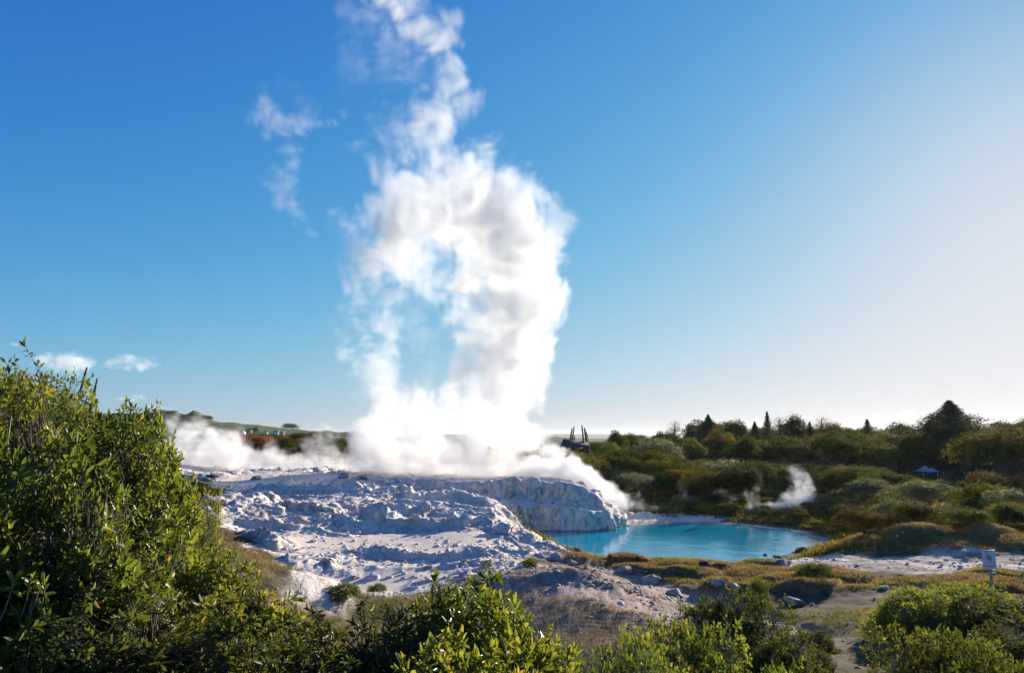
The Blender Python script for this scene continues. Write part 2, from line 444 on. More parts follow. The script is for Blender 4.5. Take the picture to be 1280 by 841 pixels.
def rock_material(name, cols):
    m, nt, bs, out = new_mat(name); N = NT(nt)
    pos = N.n('ShaderNodeTexCoord').outputs['Object']
    n1 = N.noise(pos, 1.6, 8, .65); n2 = N.noise(pos, 4, 6, .7, 1.)
    c = N.ramp(n1, [(.3, cols[0]), (.5, cols[1]), (.7, cols[2])])
    c = N.mix(N.mr(n2, .6, .7, 0, .7), c, cols[3])
    N.l(c, bs.inputs['Base Color']); bs.inputs['Roughness'].default_value = .9; bs.inputs['Specular IOR Level'].default_value = .25
    b = N.n('ShaderNodeBump'); b.inputs['Strength'].default_value = .8; b.inputs['Distance'].default_value = .06; N.l(N.noise(pos, 7, 6, .7), b.inputs['Height']); N.l(b.outputs[0], bs.inputs['Normal'])
    return m
M_WHITE_ROCK = rock_material('white_sinter_rock', [(.34,.32,.33),(.56,.54,.56),(.68,.66,.67),(.3,.2,.13)])
M_BROWN_ROCK = rock_material('brown_rock', [(.17,.135,.12),(.34,.285,.26),(.52,.46,.43),(.13,.10,.085)])
M_DARK_ROCK = rock_material('dark_wet_rock', [(.02,.018,.016),(.05,.042,.038),(.10,.085,.075),(.03,.03,.028)])

def leaf_material(name, c1, c2, c3, trans=.4, rough=.38, obj_scale=None, spec=.5):
    """c1 dark, c2 mid, c3 light; per-leaf tone from the 'tone' attribute, per-plant shift from the object's random number."""
    m, nt, bs, out = new_mat(name); N = NT(nt)
    at = N.n('ShaderNodeAttribute', attribute_name='tone')
    oi = N.n('ShaderNodeObjectInfo')
    t = N.math('ADD', at.outputs['Fac'], N.mr(oi.outputs['Random'], 0, 1, -.22, .22))
    c = N.ramp(t, [(.05, c1), (.45, c2), (.84, c3), (.97, tuple(.5 * a + .5 * b for a, b in zip(c3, (.42, .24, .05))))])
    N.l(c, bs.inputs['Base Color']); bs.inputs['Roughness'].default_value = rough; bs.inputs['Specular IOR Level'].default_value = spec
    tr = N.n('ShaderNodeBsdfTranslucent')
    tc = N.mix(1., c, (1.55, 1.5, .75), 'MULTIPLY'); N.l(tc, tr.inputs['Color'])
    ms = N.n('ShaderNodeMixShader'); ms.inputs[0].default_value = trans
    N.l(bs.outputs[0], ms.inputs[1]); N.l(tr.outputs[0], ms.inputs[2]); N.l(ms.outputs[0], out.inputs['Surface'])
    return m
M_LEAF = leaf_material('broad_green_leaf', (.044,.062,.012), (.108,.134,.020), (.22,.225,.036), .45, .40, spec=.32)
M_LEAFD = leaf_material('olive_leaf', (.034,.044,.010), (.078,.090,.018), (.15,.15,.03), .38, .5, spec=.22)
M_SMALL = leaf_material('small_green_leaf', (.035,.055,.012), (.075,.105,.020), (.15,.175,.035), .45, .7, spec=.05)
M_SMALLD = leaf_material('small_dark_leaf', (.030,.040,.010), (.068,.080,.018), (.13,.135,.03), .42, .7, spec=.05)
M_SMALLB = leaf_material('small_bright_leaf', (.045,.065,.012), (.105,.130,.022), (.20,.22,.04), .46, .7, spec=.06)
M_BUSH_A = leaf_material('bush_dark_green', (.022,.032,.009), (.050,.062,.015), (.105,.112,.026), .42, .8, spec=.03)
M_BUSH_B = leaf_material('bush_olive', (.036,.036,.010), (.085,.076,.019), (.165,.138,.034), .42, .8, spec=.03)
M_BUSH_C = leaf_material('bush_yellow_green', (.045,.050,.011), (.105,.110,.020), (.20,.19,.036), .45, .8, spec=.03)
M_BUSH_D = leaf_material('bush_russet', (.045,.028,.011), (.105,.066,.022), (.19,.12,.038), .42, .8, spec=.03)
M_AUTUMN = leaf_material('autumn_leaf', (.16,.045,.015), (.30,.10,.02), (.38,.19,.03), .35, .6, spec=.2)
M_CONIF = leaf_material('conifer_needle', (.016,.024,.009), (.036,.045,.015), (.075,.080,.024), .28, .75, spec=.10)
M_GREY = leaf_material('grey_green_leaf', (.070,.078,.045), (.125,.135,.080), (.24,.23,.14), .4, .7, spec=.12)
M_GRASS = leaf_material('dry_grass_blade', (.095,.060,.032), (.18,.120,.068), (.30,.22,.135), .35, .6, spec=.2)
M_BRUSH = leaf_material('brown_brush_twig', (.045,.032,.022), (.12,.085,.055), (.24,.18,.12), .25, .8, spec=.05)
M_GGRASS = leaf_material('green_grass_blade', (.038,.042,.012), (.085,.085,.022), (.16,.145,.045), .45, .5, spec=.2)

def bark_material(name, a, b):
    m, nt, bs, out = new_mat(name); N = NT(nt)
    pos = N.n('ShaderNodeTexCoord').outputs['Object']
    mp = N.n('ShaderNodeMapping'); mp.inputs['Scale'].default_value = (1, 1, .25); N.l(pos, mp.inputs[0])
    N.l(N.ramp(N.noise(mp.outputs[0], 14, 6, .7), [(.3, a), (.7, b)]), bs.inputs['Base Color']); bs.inputs['Roughness'].default_value = .85
    return m
M_BARK = bark_material('brown_bark', (.035,.024,.017), (.13,.095,.07))
M_PALEBARK = bark_material('pale_twig_bark', (.16,.13,.10), (.38,.33,.27))
M_GREYTWIG = bark_material('grey_twig', (.09,.08,.07), (.24,.215,.19))

def plain(name, c, rough=.7, metal=0., var=.15):
    m, nt, bs, out = new_mat(name); N = NT(nt)
    pos = N.n('ShaderNodeTexCoord').outputs['Object']
    k = N.noise(pos, 6, 5, .6)
    N.l(N.ramp(k, [(.3, tuple(v * (1 - var) for v in c)), (.7, tuple(min(1, v * (1 + var)) for v in c))]), bs.inputs['Base Color'])
    bs.inputs['Roughness'].default_value = rough; bs.inputs['Metallic'].default_value = metal
    return m

# ------------------------------------------------------------------ the ground sheet
def build_ground():
    OY = -12.0                                # the fan of the sheet opens from behind the viewing platform
    NA = 940
    a = np.linspace(-1, 1, NA)
    ang = rad(54) * (a * .82 + .18 * a ** 3)
    r = [3.0]
    while r[-1] < 760:
        q = r[-1]
        k = .012 if q < 45 else (.0046 if q < 60 else (.0026 if q < 82 else (.0017 if q < 104 else (.006 if q < 150 else .014))))
        r.append(q * (1 + k))
    r = np.array(r); NR = len(r)
    A, R = np.meshgrid(ang, r)
    X = R * np.sin(A); Y = OY + R * np.cos(A)
    z, cov, sdp = terrain(X.ravel(), Y.ravel())
    V = np.stack([X.ravel(), Y.ravel(), z], -1)
    # push rock faces about in all three directions so that walls undercut and are never a plain height field
    G = V.reshape(NR, NA, 3)
    du = np.gradient(G, axis=1); dv = np.gradient(G, axis=0)
    nrm = np.cross(du, dv); nrm /= np.linalg.norm(nrm, axis=-1, keepdims=True) + 1e-9
    nrm = nrm.reshape(-1, 3)
    sel = np.where((cov[:, 0] > .3) & (R.ravel() > 56) & (R.ravel() < 150))[0]
    p = V[sel]
    d = (fbm3(p * 1.1, 4) - .5) * .6 + (.5 - np.abs(vn3(p * 2.3 + 5) - .5) * 2) * .16
    slope = 1 - np.clip(nrm[sel, 2], 0, 1)
    d += ((fbm3(p * np.array([.7, .7, 3.2]) + 40, 3) - .5) * .8 + (.5 - np.abs(vn3(p * np.array([.9, .9, 1.6]) + 70) - .5) * 2) * .28) * sst(.3, .7, slope)
    amt = cov[sel, 0] * (1 - .9 * cov[sel, 2]) * (.35 + 1.5 * sst(.1, .6, slope)) * np.where(sdp[sel] > .5, .0, 1.)
    V[sel] += nrm[sel] * (d * amt)[:, None]
    idx = np.arange(NR * NA).reshape(NR, NA)
    F = np.stack([idx[:-1, :-1], idx[:-1, 1:], idx[1:, 1:], idx[1:, :-1]], -1).reshape(-1, 4)
    # split: sinter terraces and the other ground
    fm = cov[F, 0].mean(1)
    for name, msk, lab in (('sinter_terrace', fm > .5, None), ('ground', fm <= .5, None)):
        f = F[msk]; u, inv = np.unique(f, return_inverse=True)
        me = mesh_np(name, V[u], inv.reshape(f.shape), M_GROUND, True, {'cover': cov[u]})
        tag(link(name, me), kind='structure')
    return X, Y, V, cov, sdp, R
GX, GY, GV, GCOV, GSD, GR = build_ground()
print('ground', len(GV), time.time() - T0)

# wide outer land to the horizon
def build_outer():
    ang = np.linspace(-math.pi, math.pi, 361)
    r = np.concatenate([[2.], np.geomspace(20, 30000, 60)])
    A, R = np.meshgrid(ang, r); X = R * np.sin(A); Y = R * np.cos(A) - 12
    inside = (R < 745) & (np.abs(A) < rad(53))
    z = tps(X.ravel(), Y.ravel()).reshape(X.shape)
    z = np.where(R > 700, np.clip(4 + 0 * z, 0, 9), z)
    z = np.where(inside, np.minimum(z, 0) - 3.2, z - .3)
    V = np.stack([X, Y, z], -1).reshape(-1, 3)
    idx = np.arange(X.size).reshape(X.shape)
    F = np.stack([idx[:-1, :-1], idx[:-1, 1:], idx[1:, 1:], idx[1:, :-1]], -1).reshape(-1, 4)
    m, nt, bs, out = new_mat('far_land'); N = NT(nt); pos = N.n('ShaderNodeTexCoord').outputs['Object']
    N.l(N.ramp(N.noise(pos, .02, 8, .7), [(.35, (.03, .045, .012)), (.6, (.08, .10, .03))]), bs.inputs['Base Color']); bs.inputs['Roughness'].default_value = 1
    tag(link('land', mesh_np('land', V, F, m, True)), kind='structure')
build_outer()

# far hills: left pasture ridge, low dark range right
def hill_sheet(name, az0, az1, r0, r1, hfun, mat, na=420, nr=70):
    A, R = np.meshgrid(np.linspace(rad(az0), rad(az1), na), np.linspace(r0, r1, nr))
    X = R * np.sin(A); Y = R * np.cos(A)
    Z = hfun(np.degrees(A), R, X, Y)
    V = np.stack([X, Y, Z], -1).reshape(-1, 3); idx = np.arange(X.size).reshape(X.shape)
    F = np.stack([idx[:-1, :-1], idx[:-1, 1:], idx[1:, 1:], idx[1:, :-1]], -1).reshape(-1, 4)
    return tag(link(name, mesh_np(name, V, F, mat, True)), kind='structure')
def az_of(px): return math.degrees(math.atan((px - 640) / (FPX * CP + 0)))
def pasture_mat():
    m, nt, bs, out = new_mat('pasture_hill'); N = NT(nt); pos = N.n('ShaderNodeTexCoord').outputs['Object']
    g = N.ramp(N.noise(pos, .006, 6, .6), [(.3, (.045, .060, .020)), (.6, (.085, .105, .034))])
    g = N.mix(N.mr(N.noise(pos, .012, 8, .7, .5), .52, .57), g, (.018, .026, .010))
    N.l(g, bs.inputs['Base Color']); bs.inputs['Roughness'].default_value = 1; bs.inputs['Specular IOR Level'].default_value = .1
    return m
RIDGE = [(-60,20),(0,22),(120,24),(175,25),(200,26),(205,30),(222,27),(238,24),(247,29),(262,23),(275,16),(300,16),(330,13),(380,8),(430,5),(455,6),(500,3),(560,1),(640,0),(760,-3)]
rz_ = np.array(RIDGE, float)
def left_hills(az, R, X, Y):
    px = 640 + FPX * CP * np.tan(np.radians(az))
    top = np.interp(px, rz_[:, 0], rz_[:, 1]) + 3.0 * (fbm2(px * .06, px * 0, 4, 5) - .5)
    zt = CAM_Z + top / FPX * 1500 * 1.02
    s = sst(750, 1500, R) * (1 - .5 * sst(1550, 2400, R))
    return 4 + (zt - 4) * s + (fbm2(X * .006, Y * .006, 5, 12) - .5) * 22 * s * (1 - sst(1250, 1480, R))
hill_sheet('hills', -62, 10, 740, 2400, left_hills, pasture_mat())
mfar, _nt, _bs, _o = new_mat('far_forested_range'); _N = NT(_nt)
_N.l(_N.ramp(_N.noise(_N.n('ShaderNodeTexCoord').outputs['Object'], .01, 6, .6), [(.35, (.03, .045, .03)), (.6, (.06, .08, .045))]), _bs.inputs['Base Color']); _bs.inputs['Roughness'].default_value = 1
def right_hills(az, R, X, Y):
    px = 640 + FPX * CP * np.tan(np.radians(az))
    top = np.interp(px, [400, 640, 720, 790, 830, 900, 1040, 1055, 1085, 1110, 1200, 1240, 1300, 1500], [2, 3, 3.5, 2.5, 0, 0, 1, 6.5, 7, 1, 0, 3, 2, 0]) + 1.2 * (fbm2(px * .07, px * 0 + 3, 4, 8) - .5)
    s = sst(4200, 6500, R)
    return 2 + (CAM_Z + top / FPX * 6500 * 1.05 - 2) * s
hill_sheet('distant_hills', -20, 60, 4200, 7600, right_hills, mfar, 500, 30)

# ------------------------------------------------------------------ water
def build_water():
    P = np.array(POOL); c = P.mean(0)
    Q = c + (P - c) * 1.10 + 0
    rings = 24
    V = [c]; 
    for i in range(1, rings + 1): V.extend(c + (Q - c) * i / rings)
    V = np.array(V); n = len(Q)
    F3 = np.array([(0, 1 + j, 1 + (j + 1) % n) for j in range(n)])
    F4 = np.array([(1 + (i - 1) * n + j, 1 + i * n + j, 1 + i * n + (j + 1) % n, 1 + (i - 1) * n + (j + 1) % n) for i in range(1, rings) for j in range(n)])
    V3 = np.hstack([V, np.zeros((len(V), 1))])
    m, nt, bs, out = new_mat('milky_blue_water'); N = NT(nt); pos = N.n('ShaderNodeTexCoord').outputs['Object']
    c = N.ramp(N.noise(pos, .12, 3, .5), [(.35, (.0, .20, .31)), (.65, (.0, .28, .42))])
    ra = N.n('ShaderNodeAttribute', attribute_name='rim')
    c = N.mix(N.mr(N.math('ADD', ra.outputs['Fac'], N.math('MULTIPLY', N.noise(pos, .6, 4, .6), .12)), .84, .98, 0, .75), c, (.08, .38, .42))
    N.l(c, bs.inputs['Base Color'])
    bs.inputs['Roughness'].default_value = .06; bs.inputs['IOR'].default_value = 1.33; 
    mp = N.n('ShaderNodeMapping'); mp.inputs['Scale'].default_value = (1, .5, 1); N.l(pos, mp.inputs[0])
    b = N.n('ShaderNodeBump'); b.inputs['Strength'].default_value = .55; b.inputs['Distance'].default_value = .03
    N.l(N.math('ADD', N.noise(mp.outputs[0], 2.5, 4, .6), N.math('MULTIPLY', N.noise(pos, .5, 2, .5), 1.5)), b.inputs['Height']); N.l(b.outputs[0], bs.inputs['Normal'])
    rim = np.concatenate([[0.], np.repeat(np.arange(1, rings + 1) / rings, n)])
    me = mesh_np('pool_water', V3, [F3, F4], m, True, {'rim': rim})
    tag(link('pool_water', me), kind='structure')
build_water()

# ------------------------------------------------------------------ plant building
def unit(v): return v / (np.linalg.norm(v, axis=-1, keepdims=True) + 1e-9)
LEAF6 = (np.array([(0, 0, 0), (-.5, .38, .10), (.5, .38, .10), (0, .42, -.04), (-.42, .75, .04), (.42, .75, .04), (0, 1, -.10)], float),
         np.array([(0, 3, 1), (0, 2, 3), (1, 3, 4), (3, 2, 5), (3, 6, 4), (3, 5, 6)]))
LEAF2 = (np.array([(0, 0, 0), (-.5, .5, 0.06), (.5, .5, 0.06), (0, 1, 0)], float), np.array([(0, 2, 1), (1, 2, 3)]))
def leaves_np(P, D, U, length, width, tpl=LEAF6, tone=None):
    """P base points, D leaf directions, U leaf upper-side normals."""
    D = unit(D); S = unit(np.cross(D, U)); Nn = np.cross(S, D)
    length = np.broadcast_to(length, (len(P),))[:, None]; width = np.broadcast_to(width, (len(P),))[:, None]
    tv, tf = tpl
    V = np.concatenate([(P + S * t[0] * width + D * t[1] * length + Nn * t[2] * length)[:, None] for t in tv], 1)
    F = tf[None] + (np.arange(len(P)) * len(tv))[:, None, None]
    tn = np.repeat(tone if tone is not None else np.full(len(P), .5), len(tv))
    return V.reshape(-1, 3), F.reshape(-1, 3), tn
def tubes_np(paths, radii, k=4):
    """paths: list of (m,3); radii: list of (m,)"""
    Vs, Fs, o = [], [], 0
    for P, R in zip(paths, radii):
        P = np.asarray(P, float); m = len(P)
        tng = unit(np.gradient(P, axis=0)); ref = np.array([.31, .57, .76]); s = unit(np.cross(tng, ref)); n = np.cross(s, tng)
        a = np.arange(k) * 2 * math.pi / k
        ring = P[:, None] + (np.cos(a)[None, :, None] * s[:, None] + np.sin(a)[None, :, None] * n[:, None]) * np.asarray(R)[:, None, None]
        Vs.append(ring.reshape(-1, 3))
        i = np.arange(m - 1)[:, None] * k; j = np.arange(k)[None]; j2 = (j + 1) % k
        Fs.append(np.stack([i + j, i + j2, i + k + j2, i + k + j], -1).reshape(-1, 4) + o); o += m * k
    return np.vstack(Vs), np.vstack(Fs)
def rdir(rs, n): return unit(rs.normal(size=(n, 3)))

def shell_tips(rs, n, Rx, H, base_h, lob=.28, inner=.55, open_=.0):
    """tips spread through an uneven dome: directions over the upper body, radius varied by lobes."""
    d = rdir(rs, int(n * 1.6)); d[:, 2] = np.abs(d[:, 2]) * 1.05 - .18; d = unit(d)
    nz = fbm3(d * 1.7 + rs.rand() * 40, 3) * 2 - .9
    rr = (1 - lob) + lob * 2.0 * nz + .10 * (fbm3(d * 5 + 3, 2) - .5)
    f = inner + (1 - inner) * rs.rand(len(d)) ** .45
    keep = rs.rand(len(d)) > open_ * (fbm3(d * 2.6 + 9, 2) > .52)
    P = d * (rr * f)[:, None] * np.array([Rx, Rx, H - base_h]) + np.array([0, 0, base_h])
    P = P[keep][:n]; d = d[keep][:n]
    return P, d

def whorl_leaves(rs, tips, tdir, per, L, W, spread=(30, 80), back=.12, tpl=LEAF6):
    n = len(tips) * per
    P = np.repeat(tips, per, 0); D = np.repeat(unit(tdir), per, 0)
    ref = rdir(rs, len(tips)); s = unit(np.cross(unit(tdir), ref)); t = np.cross(unit(tdir), s)
    ph = (np.tile(np.arange(per), len(tips)) * 2.4 + np.repeat(rs.rand(len(tips)) * 6.28, per))
    rank = np.tile(np.linspace(0, 1, per), len(tips))
    ang = np.radians(spread[1] + (spread[0] - spread[1]) * rank + rs.normal(size=n) * 9)
    rad_ = np.repeat(s, per, 0) * np.cos(ph)[:, None] + np.repeat(t, per, 0) * np.sin(ph)[:, None]
    ld = D * np.cos(ang)[:, None] + rad_ * np.sin(ang)[:, None]
    up = D * np.sin(ang)[:, None] - rad_ * np.cos(ang)[:, None] + rs.normal(size=(n, 3)) * .25
    base = P - D * (back * (1 - rank))[:, None]
    tone = np.clip(np.repeat(rs.rand(len(tips)), per) * .45 + rs.rand(n) * .3 + .3 * rank - .02, 0, 1)
    tone = np.where(rs.rand(n) < .011, 1.3, tone)
    l = L * (.5 + .7 * rs.rand(n)) * np.repeat(.75 + .5 * rs.rand(len(tips)), per) * (1 - .25 * rank)
    return base, ld, up, l, l * W, tone

def limb_paths(rs, tips, H, nl, r0, base_h=.0, stem=None, sag=.0):
    """a short trunk splitting in limbs, each tip joined to its limb; returns paths and radii."""
    paths, radii = [], []
    lim_i = rs.choice(len(tips), nl, replace=False)
    root = np.array([0, 0, -.25])
    fork = np.array([rs.normal() * .05, rs.normal() * .05, base_h])
    paths.append(np.array([root, (root + fork) / 2 + rs.normal(size=3) * .02, fork])); radii.append(np.array([r0 * 1.3, r0 * 1.1, r0]))
    nodes, nrad = [], []
    for i in lim_i:
        e = tips[i] * np.array([.82, .82, .86]); m = 7
        t = np.linspace(0, 1, m)[:, None]
        mid = fork + (e - fork) * np.array([.35, .35, .6])
        P = (1 - t) ** 2 * fork + 2 * t * (1 - t) * mid + t * t * e + rs.normal(size=(m, 3)) * .025 * H * (t * (1 - t) * 2)
        R = r0 * (.62 * (1 - t[:, 0]) ** .8 + .10)
        paths.append(P); radii.append(R); nodes.append(P[2:]); nrad.append(R[2:])
    nodes = np.vstack(nodes); nrad = np.concatenate(nrad)
    for tp in tips:
        dd = np.linalg.norm(nodes - tp, axis=1) + .6 * np.maximum(0, nodes[:, 2] - tp[2])
        j = dd.argmin(); a = nodes[j]
        mid = (a + tp) / 2 + rs.normal(size=3) * .06 * np.linalg.norm(tp - a) + np.array([0, 0, -.05 * np.linalg.norm(tp - a)])
        paths.append(np.array([a, mid, tp])); radii.append(np.array([min(nrad[j] * .6, r0 * .22), r0 * .10, r0 * .05]))
    return paths, radii

PROTO = {}
def shrub_proto(key, seed, Rx, H, ntips, per, L, W, leafmat, barkmat, base_h=.35, r0=.05, spread=(15, 92), tpl=LEAF6, lob=.34, inner=.45, open_=.2, up=.12, nl=12, back=.12):
    rs = np.random.RandomState(seed)
    tips, d = shell_tips(rs, ntips, Rx, H, base_h, lob, inner, open_)
    paths, radii = limb_paths(rs, tips, H, nl, r0, base_h)
    td = unit(d * .8 + np.array([0, 0, up]) + rs.normal(size=d.shape) * .5)
    b, ld, u, l, w, tone = whorl_leaves(rs, tips, td, per, L, W, spread, back, tpl)
    V, F, tn = leaves_np(b, ld, u, l, w, tpl, tone)
    PROTO[key] = (mesh_np('crown', V, F, leafmat, False, {'tone': tn}), mesh_np('trunk', *tubes_np(paths, radii, 4), barkmat, True), float(np.percentile(V[:, 2], 99.7)), Rx, H)

shrub_proto('broad_a', 1, 1.6, 3.0, 1750, 13, .098, .36, M_LEAF, M_BARK, .5, .06, open_=.5)
shrub_proto('broad_b', 2, 1.45, 2.3, 1550, 13, .094, .37, M_LEAF, M_BARK, .35, .045, open_=.55)
shrub_proto('broad_c', 3, 1.7, 2.4, 1550, 13, .096, .33, M_LEAFD, M_BARK, .3, .05, open_=.6)
shrub_proto('leafy_a', 4, 1.6, 1.9, 2600, 9, .080, .50, M_SMALL, M_GREYTWIG, .15, .03, spread=(30, 95), tpl=LEAF2, lob=.22, inner=.62, nl=20, open_=.1)
shrub_proto('leafy_b', 5, 1.9, 1.7, 2800, 9, .082, .50, M_SMALL, M_BARK, .12, .03, spread=(30, 95), tpl=LEAF2, lob=.3, inner=.62, nl=20, open_=.1)
shrub_proto('leafy_c', 6, 1.6, 2.0, 2600, 9, .082, .50, M_SMALLD, M_BARK, .15, .03, spread=(30, 95), tpl=LEAF2, lob=.3, inner=.6, nl=18, open_=.1)

def place_plant(key, name, cat, label, x, y, top=None, rz=0, group=None, sxy=None, z=None, mat=None, sink=.0):
    """put a copy of a prototype at x, y with its top at height `top`."""
    crown, trunk, H, Rx = PROTO[key][:4]
    g = gz(x, y) - sink if z is None else z
    sz = (top - g) / H if top is not None else 1.0
    if sxy is None: sxy = sz
    root = empty(name, (x, y, g), rz, (sxy, sxy, sz))
    tag(root, label, cat, group)
    c = link('crown', crown, root)
    if mat is not None:
        c.material_slots[0].link = 'OBJECT'; c.material_slots[0].material = mat
    if trunk is not None: link('trunk', trunk, root)
    return root

# single leaves, as objects of their own, on the plants nearest the camera
_lv, _lf, _lt = leaves_np(np.zeros((1, 3)), np.array([[0, 1., 0]]), np.array([[0, 0, 1.]]), .12, .038)
LEAFMESH = mesh_np('leaf', _lv, _lf, M_LEAF, False, {'tone': np.full(len(_lv), .72)})
LEAFMESH_D = mesh_np('leaf', _lv * np.array([.9, 1, 1]), _lf, M_LEAF, False, {'tone': np.full(len(_lv), .45)})
def add_leaf_parts(root, Rx, H, base_h, n_whorl, seed, lift=.86, per=10):
    rs = np.random.RandomState(seed)
    bpy.context.view_layer.update()
    s = np.array(root.scale); loc = np.array(root.location)
    rz = root.rotation_euler[2]
    toc = np.array([0, 0, CAM_Z]) - loc; toc = unit(toc)
    c, sn = math.cos(-rz), math.sin(-rz)
    tc = np.array([toc[0] * c - toc[1] * sn, toc[0] * sn + toc[1] * c, .5])
    pts, _d = shell_tips(rs, 900, Rx, H, base_h, .28, .93, 0)
    score = unit(_d) @ unit(tc) + rs.rand(len(pts)) * .8
    pick = np.argsort(-score)[:n_whorl]
    tips = pts[pick] * lift; td = unit(_d[pick] * .9 + np.array([0, 0, .5]) + rs.normal(size=(n_whorl, 3)) * .2)
    paths = [np.array([t - d * .42 + rs.normal(size=3) * .03, t - d * .2, t]) for t, d in zip(tips, td)]
    twig = link('twigs', mesh_np('twigs', *tubes_np(paths, [np.array([.006, .005, .003])] * n_whorl, 4), M_PALEBARK, True), root)
    b, ld, up, l, w, tone = whorl_leaves(rs, tips, td, per, .10, .36, (20, 88), .08)
    ld = unit(ld); S = unit(np.cross(ld, up)); Nn = np.cross(S, ld)
    for i in range(len(b)):
        o = bpy.data.objects.new('leaf', LEAFMESH if tone[i] > .5 else LEAFMESH_D)
        COL.objects.link(o); o.parent = root
        k = l[i] / .12
        o.matrix_basis = Matrix(((S[i][0] * k, ld[i][0] * k, Nn[i][0] * k, b[i][0]), (S[i][1] * k, ld[i][1] * k, Nn[i][1] * k, b[i][1]),
                                 (S[i][2] * k, ld[i][2] * k, Nn[i][2] * k, b[i][2]), (0, 0, 0, 1)))

def stand(px, D):
    return at_y(px, 545, D)[0], D
def top_z(px, py, D): return at_y(px, py, D)[2]

NEAR = [  # px, top py, depth, prototype, half-width scale, turn, leaves as parts, label
    (20, 482, 9.5, 'broad_a', 1.15, .3, 0, 'tall broad-leaved tree rising highest at the left edge of the slope'),
    (100, 518, 8.2, 'broad_a', 1.0, 1.9, 28, 'broad-leaved tree below the two slanting black posts, sunlit leaf clusters'),
    (165, 530, 9.0, 'broad_b', .95, .7, 26, 'broad-leaved shrub whose tip stands out against the pasture hills and steam'),
    (28, 560, 5.6, 'broad_b', .95, 2.5, 28, 'nearest glossy green shrub around the dark forked stem at the left edge'),
    (60, 690, 5.4, 'broad_c', .95, 4.2, 24, 'olive shrub with tangled twigs low in the left corner'),
    (185, 735, 5.2, 'broad_c', .85, 1.1, 30, 'shrub with long upright yellow-green leaves at the bottom between two thickets'),
    (284, 702, 8.6, 'broad_b', .78, 3.0, 30, 'rounded glossy shrub before the brown slope edge, with forked stems under it'),
    (262, 780, 6.2, 'broad_b', 1.0, 5.0, 18, 'dark glossy shrub at the bottom, below the bare pinkish soil patch'),
    (388, 776, 6.8, 'broad_c', .95, .5, 20, 'low shrub of pointed pale-tipped leaves at the bottom, left of the bright shrub'),
    (478, 766, 6.4, 'broad_c', .95, 3.6, 20, 'olive shrub just left of the brightest bottom shrub'),
    (562, 734, 7.0, 'broad_b', .98, 2.0, 30, 'bright yellow-green shrub with two tall shoots before the gravel mound'),
    (655, 752, 6.6, 'broad_b', .98, 4.4, 26, 'bright yellow-green shrub right of the one with two tall shoots'),
    (600, 792, 5.2, 'broad_b', .85, 5.5, 18, 'low glossy shrub at the very bottom under the two bright shrubs'),
]
for i, (px, py, D, key, sx, rz, nwh, lab) in enumerate(NEAR):
    x, y = stand(px, D)
    H, Rx = PROTO[key][4], PROTO[key][3]
    tz = top_z(px, py, D)
    root = place_plant(key, 'broadleaf_shrub', 'shrub', lab, x, y, tz, rz, 'glossy broad-leaved shrubs on the near slope', sx, sink=.1)
    if nwh: add_leaf_parts(root, Rx, H, .45, nwh, 100 + i)

